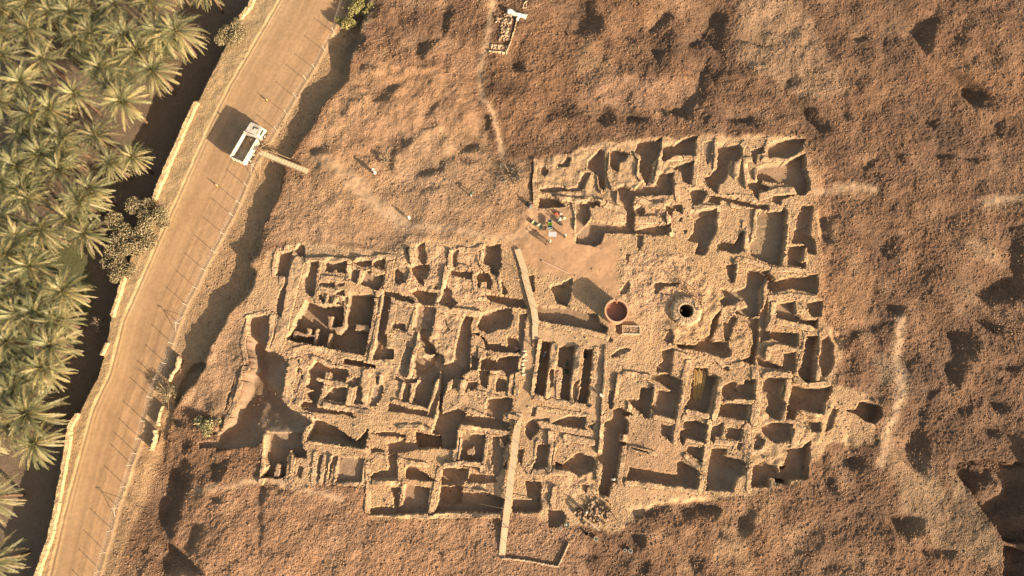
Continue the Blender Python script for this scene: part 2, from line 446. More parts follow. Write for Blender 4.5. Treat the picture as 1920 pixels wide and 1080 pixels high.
b 0 350 70 340 70 400 10 410
b 600 180 690 190 690 210 600 210
b 770 170 870 50 910 70 830 150 760 200
b 890 250 990 240 1080 180 1090 160 1140 40 1210 60 1190 290 1150 300 1100 200 1060 270
b 1060 400 1110 350 1100 460 1090 560 1040 620 990 680 900 640 840 680 820 600 960 600 1060 480
b 480 670 530 600 590 660 540 710 490 710
b 170 680 230 620 200 690
b 500 320 530 290 530 340 510 370
b 1230 205 1440 245 1440 265 1300 235
b 1190 670 1350 640 1340 700 1200 690
s 1075 655 1110 655 1100 700 1075 690
b 650 650 780 650 780 690 650 690
b 800 270 850 280 840 380 810 370
L4
b 860 100 940 80 970 150 930 240 900 310 870 290 850 180
b 80 510 100 440 190 410 180 470 100 510
b 210 600 270 590 280 650 340 680 340 740 290 750 220 640
b 430 640 480 630 470 680 430 680
b 490 220 560 200 560 230 490 240
b 700 410 750 400 700 460
b 1130 430 1180 480 1280 540 1270 590 1160 610 1130 520
b 1130 350 1190 290 1180 350
b 910 660 960 670 940 720 910 700
b 720 860 780 870 770 930 740 920
b 930 860 1110 880 1180 900 1300 850 1280 880 1170 920 1100 890 940 880
b 1300 660 1340 670 1330 780 1280 760
b 530 930 620 890 600 920 540 970
b 400 400 440 380 430 400
L7
b 1360 190 1440 180 1440 600 1250 640 1180 570 1400 470
b 640 310 700 240 760 230 750 330 690 390 640 360
b 290 150 390 110 350 240 370 290 310 300
b 330 380 390 340 350 410
b 1040 780 1130 770 1200 850 1190 920 1060 1080 1000 1080 1030 950 1060 880
b 1250 980 1440 970 1440 1020 1260 1010
b 1210 1040 1300 1030 1300 1080
b 860 680 950 670 880 720
b 690 640 770 640 770 700 700 690
b 1180 710 1240 700 1330 760 1320 820 1240 780
L8
b 890 60 1000 0 900 100 880 280 920 320 910 490 870 530 820 460 800 380 830 300
q1.6 1075 440 1240 415 1340 450 1440 440 1510 450 1510 900 1440 900 1380 900 1320 880 1190 680 1060 490
q1.6 1320 900 1440 940 1510 940 1510 1140 1310 1140
b 1080 130 1140 120 1140 190 1090 200
b 1220 260 1290 250 1280 310 1230 300
b 1270 90 1370 120 1340 190 1280 180
b 720 760 880 750 870 840 790 910 720 830
b 850 940 1050 920 1040 970 900 970
b 430 440 550 400 550 480 420 480
b 350 500 420 600 370 670 340 560
b 480 740 560 680 560 720 510 760
b 270 1070 350 1000 420 990 380 1050
b 440 300 480 290 480 340 440 360
h1.5 1150 560 1220 530 1330 540 1350 620 1290 670 1180 650
h1.4 1360 740 1440 720 1500 800 1400 830
h1.5 1450 360 1540 360 1720 420 1900 800 1700 1300 1480 1250 1465 900
B4
b 0 330 300 310 480 290 480 380 300 380 240 410 0 420
b 560 300 780 280 1040 290 1050 390 950 400 800 380 720 430 600 440
b 1210 560 1250 430 1400 310 1410 330 1380 500 1330 640 1210 600
b 690 880 810 840 850 900 830 1030 700 1080
b 110 920 240 910 200 1080 90 1080
b 50 620 180 620 130 780 60 720
b 1010 590 1100 600 1080 680 1010 650
B3
s 640 340 800 340 850 400 830 460 780 510 650 540
b 1000 840 1150 830 1240 880 1010 900
b 740 700 800 630 800 720
B1
b 40 50 110 80 90 200 90 560 60 770 20 770 30 300
b 110 40 200 60 440 140 420 160 280 120
B2
b 460 680 560 680 560 860 480 860
K6
b 430 170 530 180 530 270 480 400 450 470 430 620 380 780 340 840 270 700 245 620 340 450 330 260
b 440 0 525 20 520 110 450 110
b 680 240 740 180 840 150 760 350 700 390 680 330
b 670 480 760 480 720 530
b 540 690 630 660 560 850 500 920 490 850
b 290 1000 360 960 370 880 460 880 440 960 600 1020 650 1080 280 1080
b 230 130 310 40 290 120 230 160
K5
s 340 200 420 180 530 200 500 260 410 390 320 450 260 540 200 610 200 520 220 400
b 230 640 380 600 400 640 290 680
b 180 720 240 710 250 790 200 790
b 270 890 380 890 350 1000 280 1000
s 430 930 620 920 620 970 440 980
s 640 700 705 700 650 860 560 850 640 800
s 750 420 790 330 770 420 740 440
s 720 480 745 470 700 640 690 640
s 245 150 270 150 230 260 190 300 180 350 200 280
s 30 820 70 820 30 900 0 960 0 920
G
v 464 593 505 590 503 640 495 658 505 655 530 668 541 684 533 705 530 752 545 766 565 775 590 790 572 800 568 812 497 812 486 836 431 842 402 846 410 815 431 791 441 766 453 738 457 701 471 695 465 640
"""
# the mud-brick and stone walls, block by block: width in plan units, then the wall's line
BLOCKS = [
 ("northwest", (640,580), "ruined building with a deep dark cellar room and tiny cells, northwest corner of the dig", """
22 560 490 548 540 536 590 525 640 514 662
11 575 489 615 487 655 491
11 655 491 700 484 737 481
10 600 493 595 520
9 655 494 651 522
10 597 520 650 525 690 532
10 700 538 715 548 708 552
11 590 540 630 548 652 558
9 590 556 600 572
8 616 556 612 572
8 631 558 627 572
9 655 553 645 582
12 734 484 724 540 711 602 695 680
9 706 551 700 600 684 664
16 545 662 590 652 640 662 690 672
8 663 505 676 508 670 530
8 683 508 678 532
8 700 505 722 512"""),
 ("crossed", (620,730), "ruined building with a cross shaped wall in its sunken room, beside the west trench", """
22 548 684 540 720 534 752
14 560 676 575 690 568 720 560 755
10 588 672 625 686 652 694
9 592 711 625 718 650 722
9 616 697 608 730 600 758
10 597 757 640 765 690 773
10 662 718 655 745 652 765
16 688 700 683 735 680 762
10 560 778 585 782"""),
 ("stepped", (780,700), "ruined building of three narrow parallel rooms, right of the cross shaped wall", """
8 762 650 753 690 742 712
8 776 668 770 700 764 720
8 790 612 783 650 774 670
10 740 752 770 762 802 770
8 772 720 766 752
10 827 698 815 738 803 768
9 760 715 748 755
8 716 705 712 730 722 745"""),
 ("tower", (750,590), "square stone platform with a sunken slot in its top, right of the deep cellar room", """
14 738 562 760 566 784 570
12 739 565 734 600 726 625
12 783 570 778 600 770 622
14 724 622 745 628 768 632"""),
 ("rubble_rooms", (850,520), "tumbled stone building of shapeless rubble rooms, just left of the northern boardwalk", """
9 846 472 842 500
9 838 500 832 540 828 560
10 862 468 890 470 905 462
8 860 498 880 504
9 905 470 902 495 920 520
8 888 512 892 545
9 935 515 940 545
8 770 470 775 500 765 530
12 800 570 830 580 870 585 900 590
10 870 590 866 625 856 670
9 940 575 975 582
8 900 560 930 562"""),
 ("centre_west", (920,720), "ruined building of small cluttered rooms crowded against the west edge of the trench platform", """
8 900 656 935 662 972 667
8 900 660 898 690
6 932 667 929 682
9 912 695 945 698
9 960 702 955 745
10 880 735 912 740 935 748
8 845 708 842 730
10 870 705 866 735
8 955 780 975 785 968 800
8 878 770 905 778"""),
 ("trench_platform", (1060,700), "flat stone platform cut by three long narrow parallel trenches with people at work in them", """
10 1003 605 1050 613 1098 622 1138 632
8 1012 640 1005 690 998 738
12 1040 648 1034 700 1026 742
9 1048 700 1046 745
10 1085 655 1076 720 1072 750
12 1118 655 1110 700 1104 755
10 1005 745 1050 755 1105 762
8 1010 765 1055 772 1103 780
10 975 620 972 680 968 740
6 1135 650 1133 710 1128 775"""),
 ("square_room", (885,840), "small ruined building with one neat square room, left of the southern boardwalk", """
9 861 799 900 804 955 812
9 860 800 856 830 852 860
8 866 812 862 858
9 914 814 910 845 905 865
9 835 872 870 868 905 872 905 885
9 942 818 938 850 932 868
10 955 830 950 860"""),
 ("south_pits", (790,900), "row of square earth pits and orange brown baulks at the southern edge of the dig", """
9 748 862 770 868 800 872
9 750 800 790 800 815 812
9 824 880 818 905 808 960
9 758 905 756 930 748 955
8 800 905 795 955
9 828 873 860 878 885 882
8 838 908 862 912
9 870 918 900 922 930 932
10 690 870 692 905 690 960
9 690 905 725 905 745 905
10 695 962 760 966 830 966 940 965
9 745 860 742 905
8 695 870 710 855 745 862"""),
 ("southwest", (600,860), "row of narrow rubble walled cells at the southwest corner of the dig", """
8 575 790 571 825
9 574 827 620 832 665 838 692 845
9 592 850 588 905
9 606 855 602 905
9 622 858 614 908
8 637 856 628 905
8 553 845 545 900
8 520 865 514 900
9 500 812 497 850 492 905
8 683 860 678 905
9 633 905 680 908"""),
 ("north", (1160,340), "ruined building of crumbling earth rooms north of the workers' table", """
9 1005 300 1002 340 1003 380
10 1010 375 1050 372 1090 378 1130 380
9 1125 300 1123 340 1128 360
9 1145 290 1142 330 1150 355
9 1190 290 1200 300 1196 330 1210 350
9 1236 265 1238 305 1228 345
10 1240 300 1275 298
10 1268 350 1270 375
12 1135 385 1160 392 1180 400
9 1160 360 1158 385
12 1190 375 1225 385 1260 390
9 1075 380 1082 410 1080 430
8 1108 382 1107 410
9 1255 380 1252 410 1258 440
14 1190 412 1225 412 1255 418"""),
 ("northeast", (1400,330), "ruined building with large walled courts at the northeast corner of the dig", """
12 1305 262 1305 300 1300 340 1295 370
9 1342 265 1342 300 1340 325 1322 330
9 1260 292 1300 296
12 1395 270 1385 290 1378 330
10 1400 350 1396 300 1420 298
9 1418 300 1436 280 1440 262
9 1418 298 1470 302
9 1420 345 1416 320
14 1350 375 1385 370 1415 372
14 1425 370 1460 358 1490 358
12 1305 388 1345 392
10 1372 385 1410 388
12 1420 395 1415 440 1410 478
10 1478 390 1475 430 1470 480
12 1345 395 1345 420
10 1395 420 1400 470
10 1330 418 1322 470
6 1340 425 1325 432"""),
 ("east", (1480,560), "long ruined range of square rooms along the eastern edge of the dig", """
10 1385 485 1415 492 1440 502
9 1380 490 1376 530
10 1447 505 1480 505 1515 510
9 1475 440 1473 480
9 1512 455 1510 490
12 1440 560 1480 555 1525 560
10 1450 565 1448 600 1440 620
12 1440 600 1480 608 1520 615
9 1512 620 1508 650 1495 695
10 1440 655 1460 650 1500 660
8 1540 625 1537 670 1530 710
10 1432 705 1450 700 1480 705
10 1490 712 1520 722 1550 720
9 1478 712 1472 750 1465 790
10 1500 770 1530 778 1555 770
9 1555 772 1550 800
14 1475 790 1500 800 1490 830 1480 880
8 1435 520 1432 570 1424 620
9 1440 650 1432 690"""),
 ("courtyard", (1300,790), "ruined building of straight walled courtyards right of the long sunken alley", """
10 1170 700 1220 708 1280 720
9 1160 705 1152 760
9 1226 728 1222 770
8 1182 740 1178 775
8 1280 725 1274 775 1264 830
12 1290 680 1280 720 1272 770
10 1305 650 1340 670 1360 690 1390 682
10 1290 772 1325 780
10 1350 715 1344 760 1338 785
9 1285 785 1275 780
10 1340 780 1390 790
10 1330 790 1325 830 1318 880
9 1288 825 1318 830
9 1285 855 1318 885
10 1315 895 1312 920
10 1335 828 1385 832 1375 850
12 1400 800 1402 850 1398 870
9 1358 805 1355 820
9 1228 782 1268 790
7 1168 775 1162 800
9 1172 810 1168 860 1160 905
10 1175 905 1240 912 1310 922
10 1407 870 1403 920
9 1362 755 1408 752
14 1420 740 1412 790
12 1410 655 1415 700 1412 750
10 1240 655 1290 670
9 1180 840 1225 850
7 1440 895 1475 900"""),
 ("alley_west", (1050,860), "ruined building of rubble walled rooms between the southern boardwalk and the long sunken alley", """
12 1010 795 1060 805 1100 812
10 1032 805 1032 840 1028 880
12 1010 830 1005 860 990 880
9 1040 835 1030 880
12 1000 885 1050 885 1100 888
10 1125 865 1122 900
10 1130 780 1128 820 1125 850
9 1040 915 1035 950
12 1060 820 1110 830"""),
 ("west_range", (440,700), "thick broken earth wall above the dark west trench, on the slope beside the road", """
10 468 598 462 620 455 640 462 680
14 462 690 452 730 440 765 428 790
9 428 790 415 820 405 845
8 462 595 485 588 505 585
10 512 590 506 640 500 660
10 538 462 530 500 528 520 530 560
10 522 468 516 490 513 515
9 495 810 490 840"""),
]
# ---------------------------------------------------------------- ground grid
CELL = 0.125
def grow(a, sgn, n, f):
    out = []; st = CELL; p = a
    for _ in range(n): st *= f; p += sgn * st; out.append(p)
    return out
xs = np.arange(-99, 99 + 1e-6, CELL); ys = np.arange(-23, 85 + 1e-6, CELL)
n0 = 46
XS = np.array(grow(-99, -1, n0, 1.17)[::-1] + list(xs) + grow(99, 1, n0, 1.17)); YS = np.array(grow(-23, -1, n0, 1.17)[::-1] + list(ys) + grow(85, 1, n0, 1.17))
X, Y = np.meshgrid(XS, YS); H, W = X.shape
def smooth(t): return t * t * (3 - 2 * t)
_tab = R.rand(64, 256, 256).astype(np.float32)
def vnoise(x, y, s, k):
    u, v = x / s, y / s; i, j = np.floor(u).astype(int), np.floor(v).astype(int); a, b = smooth(u - i), smooth(v - j)
    T = _tab[k]; i0, i1, j0, j1 = i & 255, (i + 1) & 255, j & 255, (j + 1) & 255
    return ((T[j0, i0] * (1 - a) + T[j0, i1] * a) * (1 - b) + (T[j1, i0] * (1 - a) + T[j1, i1] * a) * b) * 2 - 1
def fbm(x, y, s, k, o=4):
    r = 0; w = 1; t = 0
    for n in range(o): r = r + w * vnoise(x + 17.3 * n, y - 9.1 * n, s, k + n); t += w; w *= .5; s *= .5
    return r / t
def domes(x, y, c, k, keep=1.0):
    """packed stones of size c: dome height 0..1"""
    u, v = x / c, y / c; i, j = np.floor(u).astype(int), np.floor(v).astype(int); best = np.zeros_like(x, dtype=np.float32)
    for dj in (-1, 0, 1):
        for di in (-1, 0, 1):
            a, b = (i + di) & 255, (j + dj) & 255
            cx = i + di + .15 + .7 * _tab[k][b, a]; cy = j + dj + .15 + .7 * _tab[k + 1][b, a]; r = .28 + .42 * _tab[k + 2][b, a]
            d2 = ((u - cx) ** 2 + (v - cy) ** 2) / (r * r)
            hh = np.where(_tab[k + 3][b, a] < keep, np.sqrt(np.clip(1 - d2, 0, 1)) * r * 1.5, 0)
            best = np.maximum(best, hh)
    return best
wx = .13 * fbm(X, Y, 1.1, 0, 3) + .07 * vnoise(X, Y, .35, 5); wy = .13 * fbm(X, Y, 1.1, 8, 3) + .07 * vnoise(X, Y, .35, 6)
def pts_of(tile, nums, z=0.0):
    ox, oy, s = TS[tile]; return np.array([px(ox + nums[i] / s, oy + nums[i + 1] / s, z)[:2] for i in range(0, len(nums) - 1, 2)])
def inpoly(P, warp=1.0):
    x0, y0 = P.min(0) - 1; x1, y1 = P.max(0) + 1
    i0, i1 = np.searchsorted(XS, [x0, x1]); j0, j1 = np.searchsorted(YS, [y0, y1]); sl = (slice(j0, j1), slice(i0, i1))
    x = X[sl] + wx[sl] * warp; y = Y[sl] + wy[sl] * warp; ins = np.zeros(x.shape, bool)
    for k in range(len(P)):
        (xa, ya), (xb, yb) = P[k], P[(k + 1) % len(P)]
        if ya == yb: continue
        c = ((ya > y) != (yb > y)) & (x < (xb - xa) * (y - ya) / (yb - ya) + xa); ins ^= c
    return sl, ins
def dline(P, sl=None, warp=1.0):
    """distance to a polyline, over the window sl"""
    x = X[sl] + wx[sl] * warp; y = Y[sl] + wy[sl] * warp; d = np.full(x.shape, 1e9)
    for k in range(len(P) - 1):
        a, b = P[k], P[k + 1]; ab = b - a; L2 = max((ab ** 2).sum(), 1e-9)
        t = np.clip(((x - a[0]) * ab[0] + (y - a[1]) * ab[1]) / L2, 0, 1)
        d = np.minimum(d, np.hypot(x - a[0] - t * ab[0], y - a[1] - t * ab[1]))
    return d
def window(P, m):
    i0, i1 = np.searchsorted(XS, [P[:, 0].min() - m, P[:, 0].max() + m]); j0, j1 = np.searchsorted(YS, [P[:, 1].min() - m, P[:, 1].max() + m])
    return (slice(j0, j1), slice(i0, i1))
def march(ins):
    cur = ins.copy(); s = np.zeros(ins.shape, np.float32); h, w = ins.shape
    for k in range(1, 110):
        di, dj = int(round(k * 1.6 * SX)), int(round(k * 1.6 * SY)); sh = np.zeros_like(ins)
        if abs(di) >= w or abs(dj) >= h: break
        sh[max(0, -dj):h - max(0, dj), max(0, -di):w - max(0, di)] = ins[max(0, dj):h - max(0, -dj), max(0, di):w - max(0, -di)]
        cur &= sh
        if not cur.any(): break
        s += cur * .2
    return s
def blur(a, n):
    for _ in range(n):
        a = a.copy(); a[:, 1:-1] = (a[:, :-2] + 2 * a[:, 1:-1] + a[:, 2:]) / 4; a[1:-1] = (a[:-2] + 2 * a[1:-1] + a[2:]) / 4
    return a
def region(pts, n=0, z=0.0, warp=1.0):
    P = np.array([px(u, v, z)[:2] for u, v in zip(pts[::2], pts[1::2])]); m = np.zeros((H, W), np.float32); sl, ins = inpoly(P, warp); m[sl] = ins
    return blur(m, n) if n else m
# ---------------------------------------------------------------- levels: garden, road, mound
ROADZ, GARZ = -2.0, -5.0
CREST = [760,-300, 700,-60, 688,8, 672,60, 655,115, 646,155, 620,180, 600,200, 590,227, 563,260, 547,287, 530,312, 523,360, 505,400, 487,432, 489,463, 483,477, 464,496, 478,510, 474,540, 450,563, 427,586, 421,606, 408,624, 392,655, 380,690, 361,719, 347,732, 327,762, 312,800, 300,850, 292,900, 283,960, 270,1020, 255,1100, 215,1300]
ROADL = [655,-300, 523,0, 430,160, 390,240, 350,330, 305,430, 270,510, 230,600, 205,700, 172,770, 150,850, 120,960, 92,1080, 40,1300]
PARAP = [620,-300, 480,-20, 452,30, 425,80, 400,130, 368,195, 340,255, 310,320, 287,372, 262,430, 232,520, 222,560, 209,592, 197,655, 185,700, 160,750, 145,780, 127,810, 122,855, 110,933, 99,987, 72,1073, 10,1300]
FENCE = [770,-300, 645,0, 640,27, 625,60, 609,93, 590,130, 573,155, 555,185, 537,217, 519,247, 500,277, 478,315, 455,370, 440,403, 420,440, 403,472, 385,507, 370,540, 352,572, 337,608, 325,645, 313,680, 295,720, 285,745, 274,782, 264,822, 257,850, 248,872, 237,910, 223,952, 212,993, 200,1035, 190,1072, 130,1300]
left = lambda line: list(line) + [-3000, 1300 + 1500, -6000, 1300, -6000, -300, -2500, -1200]
low = region(left(CREST), 14, -.6, 1.5)
far_left = region(left(ROADL), 1, -2.0, .6)
gar = region(left(PARAP), 1, -2.0, .6)
rough_ = region([590,150, 700,120, 900,130, 930,260, 900,340, 760,360, 600,330, 540,320], 14, 0, 3) + region([640,0, 900,0, 850,130, 700,140, 640,120], 14, 0, 3) + region([1000,0, 1920,0, 1920,200, 1500,200, 1000,200], 14, 0, 3) * .6 + region([1600,600, 2000,600, 2000,1200, 1600,1200], 14, 0, 3) * .5 + region([280,620, 440,560, 440,780, 330,800, 340,1000, 260,900], 14, 0, 3)
Zb = .35 * fbm(X, Y, 26, 12, 3) * (1 - low) + .10 * fbm(X, Y, 7, 16, 3) * (1 - low)
dig = region([500,470, 560,455, 740,470, 760,450, 940,450, 1000,480, 998,380, 1006,300, 1130,268, 1300,256, 1500,254, 1535,330, 1545,600, 1590,640, 1560,720, 1640,740, 1640,830, 1560,830, 1500,900, 1400,930, 1230,950, 1150,1000, 1000,965, 690,975, 690,910, 500,910, 490,800, 500,700, 450,600], 12, 0, 6)
Zb += (.55 * fbm(X, Y, 7.5, 3, 2) + .36 * fbm(X, Y, 3.0, 25, 4) + .45 * rough_ * np.maximum(fbm(X, Y, 3.6, 37, 3), -.25)) * (1 - low); Zb *= (1 - .62 * dig); Zb *= 1 - .85 * region([905,965, 1085,965, 1085,1090, 905,1090], 20, 0, 0)
lowz = ROADZ + .55 * region([260,700, 420,690, 340,1100, 100,1100, 200,860], 60, -1, 0)
_P = np.array([px(u, v, -2)[:2] for u, v in zip(FENCE[::2], FENCE[1::2])]); _d = dline(_P, (slice(0, H), slice(0, W)), .3); lowz = ROADZ + (lowz - ROADZ) * smooth(np.clip(_d / 4.5, 0, 1)) + .12 * fbm(X, Y, 2.5, 27, 3) * np.clip(_d / 2, 0, 1)
_w = smooth(np.clip((px(300, 745)[1] - Y) / 9, 0, 1)) ; _zl = -1.75 + 1.75 * smooth(np.clip((_d - 3) / 15, 0, 1)); Zb = Zb + _w * _zl
lowz = lowz * (1 - _w) + _w * np.minimum(Zb, ROADZ + .3 * smooth(np.clip(_d / 3, 0, 1)) + .1 * fbm(X, Y, 2.5, 27, 3))
low = np.where(_w > 0, low * (1 - _w) + _w * region([300,700, 352,700, 300,850, 262,960, 225,1050, 190,1300, -3000,1300, -3000,700], 20, -1.8), low)
Z = Zb * (1 - low) + lowz * low
fw = region(left(FENCE), 0, -2.0, 0); Z = np.where(blur(fw, 6) > .5, ROADZ, Z)
Z = Z * (1 - far_left) + (ROADZ + .18 + .12 * fbm(X, Y, 1.6, 20, 3)) * far_left
Z = Z * (1 - gar) + (GARZ + .15 * fbm(X, Y, 6, 22, 3)) * gar
# wheel ruts and the grooved shoulder of the road, and its soft windrow along the fence
PR = np.array([px(u, v, -2)[:2] for u, v in zip(ROADL[::2], ROADL[1::2])]); PF = np.array([px(u, v, -2)[:2] for u, v in zip(FENCE[::2], FENCE[1::2])])
allw = (slice(0, H), slice(0, W)); dR = dline(PR, allw, .5); dF = dline(PF, allw, .3)
onroad = blur(fw, 1) * (1 - far_left); mid_ = fbm(X, Y, 5, 34, 3)
Z += onroad * (.07 * np.exp(-((dR - .5) / .25) ** 2) + .035 * np.exp(-((dR - 1.1) / .25) ** 2) * (.6 + mid_)  )
Z += .10 * np.exp(-((dF) / .35) ** 2) * (1 - gar)
Z -= onroad * .008 * (np.exp(-((dR - 4.2) / .35) ** 2) + np.exp(-((dR - 6.3) / .35) ** 2))
# ---------------------------------------------------------------- cuts
digm_ = dig > .6
lumpy = blur(np.maximum.reduce([region(pl, 6, 0, 4) for pl in ([1170,470, 1290,480, 1340,540, 1420,560, 1400,650, 1240,640, 1230,560, 1190,600, 1165,560], [745,455, 900,462, 930,560, 850,660, 790,640, 740,540], [700,640,860,640,840,720,720,730], [840,860,960,860,960,930,850,920], [1000,880,1130,880,1130,930,1000,950], [1000,290,1260,260,1260,380,1010,380], [1400,690,1560,690,1560,900,1400,900], [1150,370,1260,370,1260,440,1150,440], [960,640,860,650,860,760,960,770])]), 4)
Z += lumpy * (.26 * np.maximum(fbm(X, Y, 1.9, 36, 3), -.3) + .10 * vnoise(X, Y, .8, 63))
def spread(a):
    """slumped far sides: every hollow runs out in a gentle ramp away from the sun"""
    out = a.copy()
    for k in range(1, 30):
        di, dj = int(round(k * 3.2 * SX)), int(round(k * 3.2 * -SY)); sh = np.zeros_like(a)
        sh[dj:, :W - di] = a[:H - dj, di:]; out = np.maximum(out, sh - k * .4 * .17)
        if k * .4 * .17 > 2.3: break
    return out
hill = np.zeros((H, W), np.float32); carve = np.zeros((H, W), np.float32); raise_ = np.full((H, W), -99, np.float32); soft = np.zeros((H, W), np.float32); floorm = np.zeros((H, W), np.float32)
tile = None
for line in CUTS.split("\n"):
    q = line.split()
    if not q: continue
    if len(q) == 1: tile = q[0]; continue
    op, nums = q[0], [float(t) for t in q[1:]]; P = pts_of(tile, nums)
    if op == 'b':
        sl, ins = inpoly(P, 3); s = march(ins); dd = np.where(ins, np.minimum(s * .37 + .13, 2.0), 0); soft[sl] = np.maximum(soft[sl], dd)
    elif op == 's':
        sl, ins = inpoly(P, 1.2); s = march(ins)
        if ins.any():
            D = min(2.6, max(.35, .37 * float(np.percentile(s[ins], 95)) + .12)); Dm = np.minimum(D, .39 * s + .30 + .35 * D)
            carve[sl] = np.maximum(carve[sl], np.where(ins, Dm, 0)); floorm[sl] = np.maximum(floorm[sl], ins)
    elif op[0] == 'v':
        sl, ins = inpoly(P, 1.5); s = blur(march(ins), 24); carve[sl] = np.maximum(carve[sl], np.where(ins, np.minimum(4.2, .375 * s + .55), 0)); floorm[sl] = np.maximum(floorm[sl], ins)
    elif op[0] == 'q':
        sl, ins = inpoly(P, 2.0); carve[sl] = np.maximum(carve[sl], np.where(ins, float(op[1:]) * (1 + .35 * fbm(X[sl], Y[sl], 4, 50, 4)), 0))
    elif op[0] == 'p':
        sl, ins = inpoly(P, 1.0); carve[sl] = np.maximum(carve[sl], np.where(ins, float(op[1:]), 0)); floorm[sl] = np.maximum(floorm[sl], ins)
    elif op[0] == 'm':
        sl, ins = inpoly(P, 1.2); raise_[sl] = np.where(ins, float(op[1:]), raise_[sl])
    elif op[0] == 'h':
        m = np.zeros((H, W), np.float32); sl, ins = inpoly(P, 1.0); m[sl] = ins; m = blur(m, 70) * (1 + .25 * fbm(X, Y, 2.2, 52, 3)); hill += m * float(op[1:])
soft = np.where(digm_ > .5, soft, spread(soft)); soft = blur(soft, 9) * 1.05 - hill; Z -= soft; carve = np.where(raise_ > -50, -raise_, carve)
Z -= carve
# ---------------------------------------------------------------- colours of the ground (soils, darkened pit floors and hollows) and its roughness
C3 = lambda *c: np.array(c, np.float32)
col = np.zeros((H, W, 3), np.float32); amp = np.zeros((H, W), np.float32)
def paint(m, c, a=None):
    global col, amp
    col = col * (1 - m[..., None]) + C3(*c) * m[..., None]
    if a is not None: amp = amp * (1 - m) + a * m
one = np.ones((H, W), np.float32)
big = fbm(X, Y, 16, 30, 4); mid = fbm(X, Y, 4.5, 34, 4); fine = fbm(X, Y, 1.3, 38, 3)
paint(one, (.20, .117, .072), .19)
paint(np.clip(big * 1.6 + .25, 0, 1) * .8, (.265, .155, .092))
paint(np.clip(mid * 2.6 - .3, 0, 1) * .7, (.35, .22, .132), .09)
paint(np.clip(-mid * 2.6 - .55, 0, 1) * .8, (.125, .078, .054), .22)
sandy = region([640,160, 700,110, 860,140, 900,210, 930,300, 990,300, 1010,470, 740,470, 560,450, 500,460, 440,560, 350,700, 330,760, 440,790, 470,600, 500,430, 560,300], 26, 0, 4)
paint(sandy * .85, (.46, .29, .17), .08)
paint(region([700,130, 830,60, 920,120, 900,240, 800,240, 650,300], 30, 0, 4) * .5, (.40, .235, .14), .09)
paint(region([1380,0, 1500,0, 1560,110, 1600,170, 1520,190, 1380,110], 26, 0, 5) * .6, (.43, .285, .175), .12)
for pl, cc, aa in (([1800,440, 1850,455, 1890,490, 1880,505, 1830,480], (.55,.38,.23), .07), ([1640,660, 1700,680, 1705,740, 1650,720], (.50,.34,.21), .08), ([1780,520, 1830,530, 1840,600, 1790,590], (.44,.30,.19), .1),
                   ([1690,840, 1740,860, 1790,960, 1830,1000, 1870,1060, 1760,1030, 1690,960], (.46,.33,.20), .08), ([1780,880, 1810,890, 1880,1040, 1870,1060, 1800,980], (.52,.37,.22), .05), ([1660,40, 1740,38, 1720,66, 1650,60], (.46,.29,.17), .03), ([1530,350, 1640,345, 1640,372, 1540,368], (.45,.28,.16), .06), ([1545,520, 1640,510, 1650,600, 1560,620], (.43,.25,.135), .10),
                   ([620,990, 640,985, 630,1060, 610,1070], (.56,.40,.27), .05), ([1100,130, 1300,150, 1320,210, 1080,200], (.36,.22,.14), .18), ([1330,1000, 1400,990, 1400,1040, 1340,1060], (.42,.27,.16), .06), ([780,980, 860,975, 850,1000, 770,1005], (.50,.33,.19), .04), ([1655,790, 1720,820, 1720,900, 1670,900], (.45,.30,.18), .08)):
    paint(region(pl, 16, 0, 6) * .8, cc, aa)
paint(region([500,915, 690,915, 690,975, 940,975, 1000,960, 1100,1000, 1100,1080, 420,1200, 300,1100, 350,900], 14, 0, 3) * .75, (.40, .24, .145), .15)
paint(region([690,800, 800,790, 900,870, 960,970, 830,970, 690,968], 18, 0, 2) * .8, (.47, .25, .13), .07)
digm = np.clip(dig * 1.6 - .3, 0, 1); paint(digm * .9, (.53, .355, .205), .075)
paint(region([1160,480, 1420,500, 1380,640, 1160,720, 1130,600], 20, 0, 3) * .6, (.55, .36, .21), .10)
paint(region([970,620, 1140,620, 1130,790, 965,790], 5, 0, 1) * .9, (.55, .365, .21), .025)
paint(region([990,395, 1070,395, 1075,450, 1160,450, 1160,560, 1090,520, 1010,510, 940,455], 12, 0, 2), (.52, .32, .185), .015)
paint(region([1160,790, 1300,800, 1300,900, 1170,900], 8, 0, 2) * .7, (.47, .29, .17), .05)
paint(region([1165,905, 1310,925, 1340,940, 1180,940], 6, 0, 1) * .8, (.54, .35, .20), .03)
paint(region([1500,240, 1560,330, 1560,600, 1530,600, 1520,300], 12, 0, 4) * .6, (.40, .23, .125), .13)
paint(floorm * .9, (.38, .26, .17), .02)  # pit floors coloured darker and greyer to deepen their shade
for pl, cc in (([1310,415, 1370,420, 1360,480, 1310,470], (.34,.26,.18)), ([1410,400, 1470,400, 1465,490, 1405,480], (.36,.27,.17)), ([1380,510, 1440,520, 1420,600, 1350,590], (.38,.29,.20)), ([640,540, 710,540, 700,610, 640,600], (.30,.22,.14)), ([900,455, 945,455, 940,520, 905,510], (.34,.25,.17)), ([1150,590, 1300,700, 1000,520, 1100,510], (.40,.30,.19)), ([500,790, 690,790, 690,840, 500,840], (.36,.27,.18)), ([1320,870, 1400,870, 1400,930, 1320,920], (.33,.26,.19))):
    paint(region(pl, 8, 0, 2) * floorm * .7, cc)
